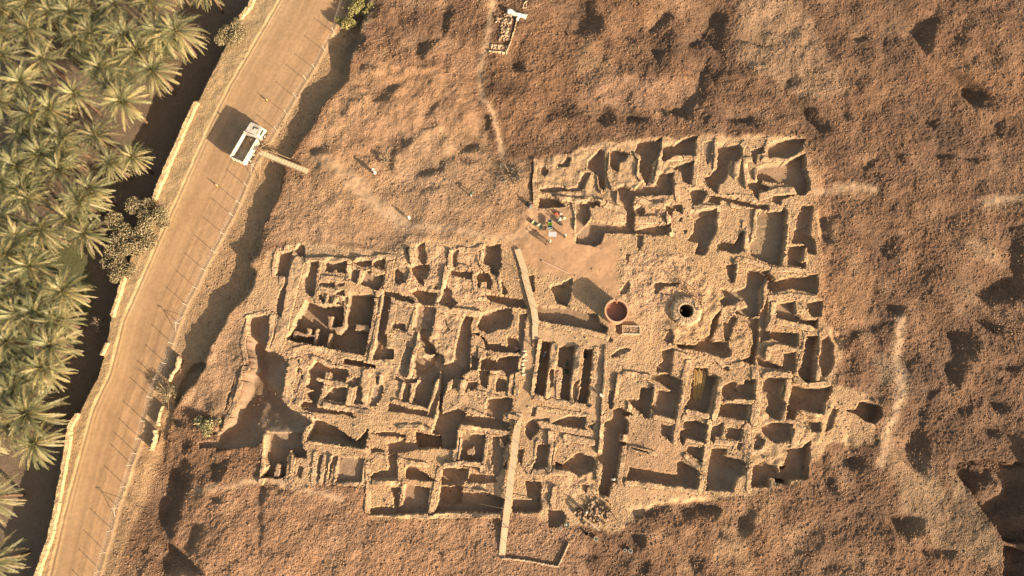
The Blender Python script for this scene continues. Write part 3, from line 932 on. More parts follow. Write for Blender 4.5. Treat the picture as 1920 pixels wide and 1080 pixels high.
for pl in ([1170,470, 1290,480, 1330,560, 1260,560, 1200,600, 1165,560], [750,455, 900,462, 930,560, 850,640, 800,600, 740,540], [1240,660, 1400,650, 1400,690, 1250,690], [1150,370, 1260,370, 1260,440, 1150,440], [600,640,720,650,720,700,560,690], [840,870,930,870,960,930,860,920], [1000,880,1110,880,1110,925,1000,940], [1010,800,1120,810,1110,840,1020,830]):
    paint(region(pl, 12, 0, 4) * .8, (.56, .365, .22), .16)
softm = np.clip(soft * 1.6, 0, 1) * (1 - np.clip(dig * 3, 0, 1)); paint(softm * .55, (.20, .13, .085), .20)  # hollows coloured darker and rougher where deeper
_e = smooth(np.clip((X - px(1480, 500)[0]) / 22, 0, 1)); paint(_e * .5, (.185, .105, .064)); paint(_e * np.clip(-mid * 2, 0, 1) * .5, (.165, .105, .07), .22)
# side paths worn pale
for line, wd in (([925,0, 917,60, 905,110, 898,150, 905,185, 925,215, 935,250, 942,290], .55), ([650,345, 690,375, 730,400, 760,415, 800,428, 850,428, 900,440, 950,446, 985,440], .7), ([1690,600, 1685,660, 1690,740, 1665,820, 1650,870], .8), ([1530,360, 1600,350, 1640,355], .7),
                 ([360,920, 420,915, 480,898, 530,905, 580,920, 640,935], .5), ([600,300, 660,330, 700,380, 760,420], 1.2), ([1850,380, 1900,372, 2000,360], .9)):
    P = np.array([px(u, v)[:2] for u, v in zip(line[::2], line[1::2])]); sl = window(P, 4); d = dline(P, sl, 3)
    m = np.zeros((H, W), np.float32); m[sl] = np.exp(-(d / wd) ** 2); paint(m * .9, (.56, .38, .235), .015)
paint(low, (.47, .305, .17), .07)
paint(low * np.clip(mid * 2 + .2, 0, 1) * .6, (.39, .25, .145), .10)
darkb = region([655,-40, 700,0, 690,60, 650,140, 632,120, 650,40], 10, 0, 3); paint(darkb * .6, (.28, .20, .13), .14)
rd = onroad; paint(rd, (.48, .31, .172), .006)
paint(rd * np.clip(1 - dR / 2.3, 0, 1) * .55, (.56, .40, .215), .02)
paint(rd * np.clip(1 - dF / 5.0, 0, 1) * .5, (.435, .265, .155), .008)
paint((np.abs(dF) < 9) * (1 - fw) * np.exp(-(dF / .5) ** 2) * (1 - gar), (.54, .38, .22), .02)
paint(far_left, (.47, .33, .18), .06)
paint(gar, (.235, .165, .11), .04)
grassy = region([40,440, 130,430, 160,470, 175,560, 150,620, 60,600, 40,520, 10,480], 22, -5, 8) + region([240,60, 330,50, 340,110, 240,100], 16, -5, 6) + region([120,0, 210,30, 260,160, 180,150, 100,70], 22, -5, 6) + region([30,200, 110,210, 100,250, 40,240], 14, -5, 4) + region([20,560,80,640,60,740,0,740,0,560], 20, -5, 6)
grassm = np.clip(grassy, 0, 1) * gar; paint(grassm * .75, (.11, .13, .045), .05)
paint(region([40,200, 100,210, 110,245, 50,235], 10, -5, 4) * gar * .7, (.42, .30, .14), .04)
# streaks along the road
strk = vnoise(dR * 2.2, X * .03 + Y * .05, 1.0, 44) * .5 + vnoise(dR * .9, X * .02 + Y * .03, 1.0, 45) * .5
col *= (1 + rd * .20 * strk)[..., None]
col *= (1 + .10 * mid + .09 * fine)[..., None]
col[..., 0] *= 1 + .05 * big; col[..., 2] *= 1 - .07 * big
col *= .52; _dg = (1 - np.clip(dig * 2, 0, 1)) * (1 - rd); col[..., 0] *= 1 - .01 * _dg; col[..., 2] *= 1 + .01 * _dg; col *= 1 - .04 * _dg[..., None]
# stones: real relief
core = np.zeros((H, W), bool); core[n0:-n0, n0:-n0] = True
dm = np.zeros((H, W), np.float32); dm2 = np.zeros((H, W), np.float32)
cs = (slice(n0, -n0), slice(n0, -n0))
dm[cs] = domes(X[cs], Y[cs], .32, 48, .8); dm2[cs] = domes(X[cs] + 31, Y[cs] + 7, 1.15, 53, .35)
Z += amp * (.22 * dm + .30 * dm2 + .26 * vnoise(X, Y, .33, 60) + .22 * vnoise(X, Y, .23, 61) + .30 * fine)
# ---------------------------------------------------------------- walls as things of their own
near = np.zeros((H, W), bool)
WQ = random.Random(23)
def pieces(ok):
    """the connected pieces of a mask, the crumbs left out"""
    c = ok[:-1, :-1] & ok[1:, :-1] & ok[:-1, 1:] & ok[1:, 1:]; lab = np.where(c, np.arange(1, c.size + 1).reshape(c.shape), 0)
    while True:
        n = lab.copy(); n[1:] = np.maximum(n[1:], lab[:-1]); n[:-1] = np.maximum(n[:-1], lab[1:]); n[:, 1:] = np.maximum(n[:, 1:], lab[:, :-1]); n[:, :-1] = np.maximum(n[:, :-1], lab[:, 1:]); n *= c
        if (n == lab).all(): break
        lab = n
    out = []
    for v in np.unique(lab[lab > 0]):
        m = lab == v
        if m.sum() < 45: continue
        u = np.zeros_like(ok); u[:-1, :-1] |= m; u[1:, :-1] |= m; u[:-1, 1:] |= m; u[1:, 1:] |= m; out.append(u)
    return out
wall_jobs = []; taken = np.zeros((H, W), bool); Zw = Z.copy()
for name, org, label, lines in BLOCKS:
    js = []
    for ln in lines.strip().split("\n"):
        q = [float(t) for t in ln.split()]; P = np.array([px(q[i], q[i + 1])[:2] for i in range(1, len(q) - 1, 2)])
        wd = q[0] * .09 / 2 * 1.12; sl = window(P, wd + 1); d = dline(P, sl, .7)
        ok = (d < wd) & (carve[sl] < .12) & ~taken[sl] & (soft[sl] < .45)
        for piece in pieces(ok):
            taken[sl] |= piece; js.append((sl, piece, WQ.uniform(.02, .34) if wd < .75 else WQ.uniform(.0, .16)))
    wall_jobs.append((name, org, label, js))
def minf(a):
    b = a.copy(); b[1:-1, 1:-1] = np.minimum.reduce([a[1:-1, 1:-1], a[:-2, 1:-1], a[2:, 1:-1], a[1:-1, :-2], a[1:-1, 2:], a[:-2, :-2], a[2:, 2:], a[:-2, 2:], a[2:, :-2]]); return b
Ztop = Z.copy()
er = taken.copy()
for _a in range(2):
    e2 = er.copy(); e2[1:-1, 1:-1] &= er[:-2, 1:-1] & er[2:, 1:-1] & er[1:-1, :-2] & er[1:-1, 2:]; er = e2
mn = minf(minf(Z))
def patch(name, sl, ok, zt, colr, parent, mat_, org, down=3.0):
    h, w = ok.shape; idx = np.full((h, w), -1); cells = ok[:-1, :-1] & ok[1:, :-1] & ok[:-1, 1:] & ok[1:, 1:]
    use = np.zeros((h, w), bool)
    for a, b in ((0, 0), (0, 1), (1, 0), (1, 1)): use[a:h - 1 + a, b:w - 1 + b] |= cells
    n = int(use.sum())
    if n < 9: return None
    idx[use] = np.arange(n); x, y = X[sl][use], Y[sl][use]; z = zt[use]
    q = np.stack([idx[:-1, :-1], idx[:-1, 1:], idx[1:, 1:], idx[1:, :-1]], -1)[cells]
    e = np.concatenate([q[:, [0, 1]], q[:, [1, 2]], q[:, [2, 3]], q[:, [3, 0]]]); key = np.sort(e, 1); kk = key[:, 0] * (n + 1) + key[:, 1]
    u, inv, cnt = np.unique(kk, return_inverse=True, return_counts=True); be = e[cnt[inv.ravel()] == 1]
    zb = np.minimum(z - down, z.min() - down); V = np.concatenate([np.stack([x, y, z], 1), np.stack([x, y, zb], 1)]) - np.array(org)
    F = np.concatenate([q, np.stack([be[:, 1], be[:, 0], be[:, 0] + n, be[:, 1] + n], 1)])
    cc = colr[use]; me = mesh_np(name, V, F, [mat_], np.concatenate([cc, cc * .97])); o = bpy.data.objects.new(name, me); return link(o, parent)
rr = domes(X[cs], Y[cs], .42, 57, .9); rub = np.zeros((H, W), np.float32); rub[cs] = rr
wcol = col * 1.0
wcol = wcol * .4 + C3(.295, .20, .122) * .6; wcol *= (1 + .16 * fbm(X, Y, .5, 40, 2) + .10 * mid)[..., None]
wave = fbm(X, Y, 2.6, 42, 3)
ztop = Zb + lumpy * .12 + .035 + .04 * rub + .03 * vnoise(X, Y, .4, 62) + .09 * wave - soft
hfac = np.clip(.9 + 1.5 * fbm(X, Y, 2.2, 46, 2), .0, 1.7)
ruins = []
for name, org, label, js in wall_jobs:
    ox, oy, _ = px(*org); root = empty("ruined_building", (ox, oy, 0)); tag(root, label, "ruin", "ruined buildings of the dig")
    for sl, ok, up in js:
        patch("wall", sl, ok, ztop[sl] + up * hfac[sl], wcol[sl], root, M_wall, (ox, oy, 0))
    ruins.append(root)
Z = np.where(er, np.minimum(mn, ztop) - .25, np.where(taken, np.minimum(Z, ztop) - .03, Z))
# ---------------------------------------------------------------- the ground sheet
def gz(x, y):
    i = int(np.clip(np.searchsorted(XS, x), 1, W - 1)); j = int(np.clip(np.searchsorted(YS, y), 1, H - 1)); return float(Z[j, i])
def gtop(x, y):
    i = int(np.clip(np.searchsorted(XS, x), 1, W - 1)); j = int(np.clip(np.searchsorted(YS, y), 1, H - 1)); return float(ztop[j, i] if taken[j, i] else Z[j, i])
ii = np.arange(H * W).reshape(H, W); F = np.stack([ii[:-1, :-1], ii[:-1, 1:], ii[1:, 1:], ii[1:, :-1]], -1).reshape(-1, 4)
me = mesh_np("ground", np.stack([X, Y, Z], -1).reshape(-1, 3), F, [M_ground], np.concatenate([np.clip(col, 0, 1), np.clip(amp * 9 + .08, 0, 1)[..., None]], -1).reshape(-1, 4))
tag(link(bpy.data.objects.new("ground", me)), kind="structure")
# ---------------------------------------------------------------- mud walls and kerbs outside the buildings
def P2(line, z=0.0): return np.array([px(u, v, z)[:2] for u, v in zip(line[::2], line[1::2])])
def mud_wall(line, wd, top, colr, name, label, cat, zp=-1.6, down=3.5, group=None, rough=.05, warp=1.0, seed=0):
    P = P2(line, zp); sl = window(P, wd + 1); ok = dline(P, sl, warp) < wd / 2
    c = np.ones(ok.shape + (3,), np.float32) * C3(*colr) * (1 + .10 * fine[sl] + .08 * mid[sl])[..., None]
    zt = (top if np.isscalar(top) else top[sl]) + rough * (fine[sl] * 2 + rub[sl]) + .12 * mid[sl] * (rough > .04)
    pc = sorted(pieces(ok), key=lambda m: -m.sum()); ok = pc[0] if pc else ok
    ox, oy = P.mean(0); o = patch(name, sl, ok, zt, c, None, M_wall, (ox, oy, 0), down)
    if o: o.location = (ox, oy, 0); tag(o, label, cat, group)
    return o
YEL = (.36, .255, .14)
gm = "mud walls between the road and the palm garden"
for line, wd, lab in (([486,-40, 468,10, 452,30], 1.0, "crumbling yellow mud wall running off the top edge beside the palm garden"),
    ([367,193, 352,222, 335,262, 318,300, 303,335, 288,372], 1.05, "straight yellow mud wall beside the road, level with the white truck"),
    ([231,520, 224,548, 217,570, 210,590], .8, "short yellow mud wall stump below the big roadside shrub"),
    ([200,645, 195,655, 190,664], .7, "tiny yellow mud wall remnant beside the road, alone between two gaps"),
    ([143,778, 130,800, 126,830, 122,856, 114,900, 108,935, 100,975, 92,1010, 70,1075, 50,1130], .95, "long curving yellow mud wall beside the road in the lower left")):
    mud_wall(line, wd, -1.25, YEL, "mud_wall", lab, "wall", -1.3, 4.2, gm)
gk = "low kerbs of rough stone on the verge"
for line, lab in (([335,671, 331,690, 322,703, 318,714], "upper row of kerb stones on the verge below the straining post"), ([303,762, 299,778, 296,797], "short middle row of kerb stones on the verge beside the fence"), ([291,808, 289,825, 282,842], "lower row of kerb stones on the verge nearest the bottom edge")):
    mud_wall(line, .45, -.95, (0.290, 0.215, 0.128), "stone_kerb", lab, "kerb", -1.2, 1.2, gk, .08)
mud_wall([941,1046, 975,1049, 1010,1055, 1046,1062, 1055,1043, 1066,1018], .38, .38, (0.325, 0.232, 0.157), "low_mud_kerb", "thin pale mud kerb bent round the foot of the southern boardwalk", "kerb", 0, .8, None, .015, .3)
mud_wall([969,38, 964,62, 957,84, 949,101], .28, .75, (0.336, 0.244, 0.168), "thin_low_wall", "thin pale wall running down from the white sheet at the top", "wall", 0, 1.0, None, .03, .5)
mud_wall([917,97, 930,98, 946,99], .3, .4, (0.313, 0.220, 0.145), "short_low_wall", "short pebbly wall closing the foot of the stone setting at the top", "wall", 0, .8, None, .06, 1)
# ---------------------------------------------------------------- loose stones
def ico():
    t = (1 + 5 ** .5) / 2; v = np.array([(-1,t,0),(1,t,0),(-1,-t,0),(1,-t,0),(0,-1,t),(0,1,t),(0,-1,-t),(0,1,-t),(t,0,-1),(t,0,1),(-t,0,-1),(-t,0,1)], float) / math.hypot(1, t)
    f = np.array([(0,11,5),(0,5,1),(0,1,7),(0,7,10),(0,10,11),(1,5,9),(5,11,4),(11,10,2),(10,7,6),(7,1,8),(3,9,4),(3,4,2),(3,2,6),(3,6,8),(3,8,9),(4,9,5),(2,4,11),(6,2,10),(8,6,7),(9,8,1)]); return v, f
IV, IF = ico()
def stones(name, xyz, size, cc, m, flat=.65):
    n = len(xyz); s = size[:, None, None] * (.65 + .7 * R.rand(n, 12, 1)) * np.array([1, 1, flat]) * (.7 + .6 * R.rand(n, 1, 3)); a = R.rand(n) * 6.28
    v = IV[None] * s; c_, s_ = np.cos(a)[:, None], np.sin(a)[:, None]; vx = v[..., 0] * c_ - v[..., 1] * s_; vy = v[..., 0] * s_ + v[..., 1] * c_
    V = np.stack([vx, vy, v[..., 2]], -1) + xyz[:, None]; F = IF[None] + 12 * np.arange(n)[:, None, None]
    me = mesh_np(name, V.reshape(-1, 3), F.reshape(-1, 3), [m], np.repeat(np.clip(cc, 0, 1), 12, 0)); return link(bpy.data.objects.new(name, me))
def scatter(n, dens, smin, smax, power, tone, name):
    p = dens[cs].ravel().astype(float); p /= p.sum(); k = R.choice(p.size, n, p=p); j, i = np.unravel_index(k, dens[cs].shape); j = j + n0; i = i + n0
    x = XS[i] + (R.rand(n) - .5) * CELL; y = YS[j] + (R.rand(n) - .5) * CELL; zt = np.where(taken[j, i], ztop[j, i], Z[j, i]); sz = smin + (smax - smin) * R.rand(n) ** power
    base = col[j, i] * .45 + C3(*tone) * .55; cc = base * (.65 + .55 * R.rand(n, 1)) * (1 + .1 * (R.rand(n, 3) - .5))
    return tag(stones(name, np.stack([x, y, zt + sz * .12], 1), sz, cc, M_rock), kind="stuff")
wallf = blur(taken.astype(np.float32), 2); ridge = (1 - floorm) * (1 - gar)
pitedge = np.clip(blur(floorm, 6) * 2, 0, 1) * (1 - floorm)
field = (1 - rd) * (1 - far_left) * (1 - gar)
scatter(11000, ridge * digm * (.12 + wallf * 1.3 + pitedge * .5) * (amp > .03), .06, .19, 2.2, (.29, .197, .122), "rubble_stones")
scatter(1500, floorm * digm * (.25 + pitedge) + .02 * digm, .06, .17, 2.2, (.28, .20, .13), "fallen_pebbles")
scatter(26000, field * (1 - digm * .8) * np.clip(amp * 7, .05, 1.2) * np.clip(.8 + mid * 1.5, .15, 2), .06, .19, 2.6, (.20, .13, .08), "field_stones")
# ---------------------------------------------------------------- palms
def frond(L, el, q):
    """one feather leaf leaving the heart at elevation el; V, F, colour value"""
    V, F, T = [], [], []; n = 15; p = Vector((.12, 0, 0)); a = el; st = L / n; pts = []
    curl = q.uniform(.55, 1.0) * (1.15 if el > .3 else .8); side = q.uniform(-.06, .06)
    for i in range(n + 1):
        pts.append((p.copy(), a)); p = p + Vector((math.cos(a) * st, side * st * i / n * 3, math.sin(a) * st)); a -= curl * (.4 + 1.4 * i / n) / n * 1.35
    for i in range(n):                                        # rachis
        (p0, _), (p1, _) = pts[i], pts[i + 1]; w0, w1 = .05 * (1 - i / n) + .012, .05 * (1 - (i + 1) / n) + .012; b = len(V)
        V += [p0 + Vector((0, w0, .02)), p0 + Vector((0, -w0, .02)), p1 + Vector((0, -w1, .02)), p1 + Vector((0, w1, .02))]; F.append((b, b + 1, b + 2, b + 3)); T += [1.15] * 4
    m = 26
    for i in range(m):
        t = .10 + .90 * i / (m - 1); k = min(int(t * n), n - 1); fr = t * n - k; p0 = pts[k][0].lerp(pts[k + 1][0], fr); a = pts[k][1]
        ln = .50 * math.sin(math.pi * min(1, (.16 + .80 * t))) ** .6 * (1 if t < .8 else 1 - (t - .8) * 1.3); fw_ = Vector((math.cos(a), 0, math.sin(a))); up = Vector((-math.sin(a), 0, math.cos(a)))
        for sg in (-1, 1):
            d = (fw_ * q.uniform(.75, 1.15) + Vector((0, sg, 0)) * q.uniform(.55, .8) + up * q.uniform(-.05, .55)).normalized(); w = fw_ * .04
            tip = p0 + d * ln * q.uniform(.85, 1.1); tip.z -= .10 * ln; mp = p0 + d * ln * .5 + up * .02; b = len(V)
            V += [p0 - w * .6, mp - w * 1.15, tip, mp + w * 1.15]; F.append((b, b + 1, b + 2, b + 3)); c = q.uniform(.8, 1.2); T += [c, c, c * 1.2, c]
    return V, F, T
def crown_mesh(seed, R0=3.9, cnt=54, tone=1.0, dead=.5, droop=0):
    q = random.Random(seed); V, F, T = [], [], []
    for i in range(cnt):
        t = (i + .5) / cnt; el = math.radians(78 - (105 + droop) * t ** .85 + q.uniform(-8, 8)); L = R0 * (.62 + .42 * min(1, t * 2.2)) * q.uniform(.88, 1.08); az = i * 2.39996 + q.uniform(-.25, .25)
        v, f, tv = frond(L, el, q); b = len(V); M = Matrix.Rotation(az, 3, 'Z') @ Matrix.Rotation(q.uniform(-.5, .5), 3, 'X')
        old = t > .80; fc = q.uniform(.82, 1.15); V += [M @ p for p in v]; F += [tuple(b + k for k in g) for g in f]
        base = (.19, .155, .075) if old and q.random() < dead else ((.128, .127, .052) if q.random() < .6 else (.195, .163, .066)); T += [(base[0] * fc * s * tone, base[1] * fc * s * tone, base[2] * fc * s * tone) for s in tv]
    return mesh_np("crown", V, F, [M_leaf], np.array(T, np.float32))
CROWNS = [crown_mesh(*a) for a in ((1, 4.3, 74, 1.0, .5, 0), (2, 4.6, 82, .8, .9, 12), (3, 4.0, 60, 1.1, .3, -12), (4, 4.5, 88, .9, .8, 8), (5, 4.2, 56, .72, .9, 16), (6, 4.4, 70, 1.0, 1.0, 20), (7, 3.8, 50, .85, .2, -16))]
def trunk_mesh(seed, h):
    q = random.Random(seed); pts = []; rs = []; dx, dy = q.uniform(-.5, .5), q.uniform(-.5, .5); n = 22
    for i in range(n + 1):
        t = i / n; pts.append((dx * (t * t - t) * 2, dy * (t * t - t) * 2, h * t)); rs.append((.27 - .09 * t + (.08 if i == 0 else 0)) * (1.12 if i % 2 else .92))
    mb = MB(); mb.tube(pts, rs, 9); mb.tube([(0, 0, h - .9), (0, 0, h - .3), (0, 0, h + .25)], [.24, .40, .16], 9)
    me = bpy.data.meshes.new("trunk"); me.from_pydata(mb.v, [], mb.f); me.materials.append(M_trunk); return me
TRUNKS = [trunk_mesh(s, 8.3) for s in (1, 2, 3)]
palms = [(50,3),(132,23),(213,7),(283,2),(333,63),(53,53),(143,72),(237,68),(80,110),(187,127),(287,132),(3,103),(40,155),(138,175),(233,192),(30,245),(113,257),(180,255),(242,290),(30,312),(110,318),(43,353),(167,352),
 (50,372),(150,377),(75,430),(157,438),(13,477),(27,533),(118,547),(68,587),(13,640),(100,650),(43,710),(55,775),(62,832),(-24,935),(-14,1050),(383,-28),(5,20),(95,22),(0,190),(-6,410),(5,755),(-10,590),(175,-25),(90,-30),(250,-40),(320,-40),(-30,300),(200,300),(-35,700),(95,205),(-40,820),(60,215),(0,60),(110,285),(170,60),(258,95),(5,345),(130,410),(30,445),(55,500),(0,560),(35,590),(100,600),(0,690),(80,690),(25,735),(15,800),(75,290),(205,160),(215,60),(300,60)]
ORD = ["first", "second", "third", "fourth", "fifth", "sixth", "seventh", "eighth", "ninth", "tenth", "eleventh", "twelfth", "thirteenth", "fourteenth", "fifteenth", "sixteenth"]
rank = {}
for band in range(16):
    for k, p in enumerate(sorted(p for p in palms if min(15, max(0, (p[1] + 45) // 75)) == band)): rank[p] = "date palm, %s from the left in the %s rank from the top of the garden" % (ORD[k], ORD[band])
for i, (u, v) in enumerate(palms):
    x, y, _ = px(u, v, 3.2); s = 0.72 if (u, v) in ((242,290),(200,300),(30,245)) else (1.12 if (u, v) in ((333,63),(233,192),(55,775),(100,650)) else rnd.uniform(.9, 1.05))
    r = empty("palm_tree", (x, y, GARZ - .1), rnd.uniform(0, 6.28)); hgt = 8.3 * (1 + (s - 1) * .5)
    tk = bpy.data.objects.new("trunk", TRUNKS[i % 3]); link(tk, r); tk.scale = (1, 1, hgt / 8.3)
    cr = bpy.data.objects.new("crown", CROWNS[(i * 3 + i // 7) % 7]); link(cr, r); cr.location = (0, 0, hgt); cr.scale = (s * 1.08, s * 1.08, s * 1.08); cr.rotation_euler = (rnd.uniform(-.08, .08), rnd.uniform(-.08, .08), 0)
    lab = "date palm with a full crown of dusty green fronds in the crowded palm garden"
    sp = {(242,290): "small young date palm standing alone at the garden's right edge, left of the mud wall", (333,63): "large date palm at the upper right corner of the garden, nearest the road", (62,832): "lowest complete date palm of the garden, above the bare brown ground",
          (-24,935): "date palm cut by the left edge, its bare trunk and shadow showing on brown ground", (-14,1050): "date palm in the bottom left corner, only its frond tips showing", (55,775): "big pale date palm with long fronds, second from the bottom of the garden",
          (383,-28): "date palm at the top edge whose drooping fronds hang beside the roadside shrub", (157,438): "date palm beside the big roadside shrub, above the patch of green grass", (233,192): "wide date palm of yellow tips facing the parked truck across the dark strip", (50,3): "date palm at the top edge of the garden, nearest the left corner", (132,23): "second date palm from the left along the garden's top edge", (213,7): "third date palm from the left along the garden's top edge", (283,2): "date palm at the top edge, left of the large corner palm",
          (287,132): "date palm directly below the large corner palm on the garden's right edge", (180,255): "date palm left of the small young palm", (167,352): "date palm on the garden's edge between the small young palm and the roadside shrubs", (150,377): "date palm just above the one beside the big roadside shrub", (118,547): "date palm just below the green grass patch, touching the dark strip"}
    tag(r, sp.get((u, v), rank[(u, v)]), "palm tree", "date palms of the garden")
# ---------------------------------------------------------------- shrubs
def shrub(u, v, z, rad, h, n, c1, c2, label, ls=.15, seed=1, twiggy=False, name="shrub"):
    x, y, _ = px(u, v, z + h * .5); q = np.random.RandomState(seed); r = empty(name, (x, y, z)); k = 9
    cen = np.stack([q.randn(k) * rad * .42, q.randn(k) * rad * .42, h * (.35 + .4 * q.rand(k))], 1); rr_ = rad * (.30 + .25 * q.rand(k)); pick = q.randint(0, k, n)
    d = q.randn(n, 3); d /= np.linalg.norm(d, axis=1)[:, None]; p = cen[pick] + d * (rr_[pick] * (.45 + .6 * q.rand(n)))[:, None] * np.array([1, 1, .75]); p[:, 2] = np.abs(p[:, 2]) + .05
    a, b = q.randn(n, 3), q.randn(n, 3); a /= np.linalg.norm(a, axis=1)[:, None]; b = np.cross(a, b); b /= np.linalg.norm(b, axis=1)[:, None]; s = ls * (.6 + .8 * q.rand(n))[:, None]
    V = np.stack([p - a * s, p + b * s * .45, p + a * s, p - b * s * .45], 1).reshape(-1, 3); F = np.arange(4 * n).reshape(-1, 4)
    t = q.rand(n, 1); cc = (C3(*c1) * t + C3(*c2) * (1 - t)) * (.75 + .5 * q.rand(n, 1)); me = mesh_np("foliage", V, F, [M_shrub], np.repeat(cc, 4, 0)); link(bpy.data.objects.new("foliage", me), r)
    mb = MB()
    for i in range(26 if twiggy else 11):
        e = cen[i % k] + q.randn(3) * rad * (.45 if twiggy else .2); e[2] = abs(e[2]) * 1.0 + .2; mb.tube([(q.randn() * .1, q.randn() * .1, -.1), tuple(e * .5 + np.array([0, 0, .15])), tuple(e)], [.07 if not twiggy else .04, .04, .012], 5)
    mb.build("stem", M_trunk if not twiggy else M_pole, r); return tag(r, label, "shrub", "shrubs")
OL, OL2, GR = (.19, .15, .08), (.13, .11, .06), (.22, .22, .08)
shrub(283, 402, -2.3, 3.0, 2.6, 7000, OL, OL2, "upper lobe of shrubs beside the road, covering the lower end of the straight mud wall", .16, 1)
shrub(248, 452, -2.8, 4.0, 3.0, 10000, OL, OL2, "biggest olive shrub beside the road, between the palms and the carriageway", .17, 2)
shrub(222, 502, -2.8, 2.6, 2.4, 5000, OL, OL2, "lower olive shrub touching the short mud wall stump by the road", .16, 3)
shrub(437, 62, -2.3, 3.0, 2.4, 6500, OL, OL2, "olive shrub hanging over the gap in the mud wall near the top", .16, 4)
shrub(672, 8, -1.6, 2.4, 1.8, 4500, (0.216, 0.186, 0.060), (0.156, 0.144, 0.054), "yellow green shrub at the top end of the fence", .15, 5)
shrub(652, 45, -1.6, 1.7, 1.5, 2600, (0.216, 0.186, 0.060), (0.156, 0.144, 0.054), "smaller yellow green shrub just below the one at the top of the fence", .15, 6)
shrub(392, 795, -1.0, 2.1, 1.5, 2600, (.27, .23, .11), (.17, .16, .075), "bright green shrub at the head of the dark west trench", .2, 7)
shrub(958, 328, 0, 1.8, .8, 1200, (0.162, 0.132, 0.096), (0.114, 0.090, 0.066), "grey dry shrub left of the northern ruins", .12, 8, True)
shrub(188, 612, -4.6, 1.6, 1.5, 500, (0.156, 0.120, 0.090), (0.108, 0.084, 0.066), "grey dead thorn bush below the mud walls in the dark strip", .12, 9, True)
shrub(312, 738, -1.5, 1.9, 1.4, 500, (0.180, 0.144, 0.078), (0.132, 0.108, 0.060), "dry thorn bush beside the fence, left of the sandy hollow", .14, 10, True)
shrub(722, 300, 0, 1.1, .7, 350, (0.204, 0.162, 0.102), (0.144, 0.114, 0.072), "dry thorn pile beside the two white clad workers", .12, 12, True)
# ---------------------------------------------------------------- fence along the road
fpts = [(645,0),(627,62),(609,96),(591,130),(574,151),(555,183),(538,215),(520,246),(498,278),(478,315),(464,350),(450,382),(437,405),(421,440),(404,474),(386,508),(370,541),(352,573),(337,607),(325,645),(313,682),(298,712),(285,745),(273,790),(264,823),(257,850),(249,872),(237,912),(223,952),(212,994),(199,1035),(190,1070),(178,1110)]
fr = empty("wire_fence", px(400, 470, ROADZ)); tag(fr, "long wire fence on thin metal posts between the road and the mound", "fence")
ow = Vector(fr.location); tops = []
for i, (u, v) in enumerate(fpts):
    b = Vector(px(u, v, ROADZ)); top = b + Vector((rnd.uniform(-.04, .04), rnd.uniform(-.04, .04), 1.85)); tops.append((b, top)); mb = MB()
    mb.tube([b - ow - Vector((0, 0, .2)), top - ow], .05, 7); mb.box(top - ow + Vector((0, 0, .02)), (.12, .12, .04)); mb.build("post", M_post, fr)
    if i in (18, 28, 9):
        d = Vector(fpts[min(i + 1, len(fpts) - 1)] + (0,)) - Vector(fpts[i - 1] + (0,)); d = Vector((d.x, -d.y, 0)).normalized(); mb = MB()
        for s in (-1, 1): mb.tube([top - ow + Vector((0, 0, -.4)), b - ow + d * 1.5 * s], .04, 6)
        mb.tube([top - ow + Vector((-.4, 0, -.1)), top - ow + Vector((.4, 0, -.1))], .04, 6); mb.build("brace", M_post, fr)
for hgt in (.35, .75, 1.15, 1.5, 1.8):
    mb = MB(); mb.tube([b.lerp(t, hgt / 1.85) - ow for b, t in tops], .007, 4, False); mb.build("wire", M_post, fr)
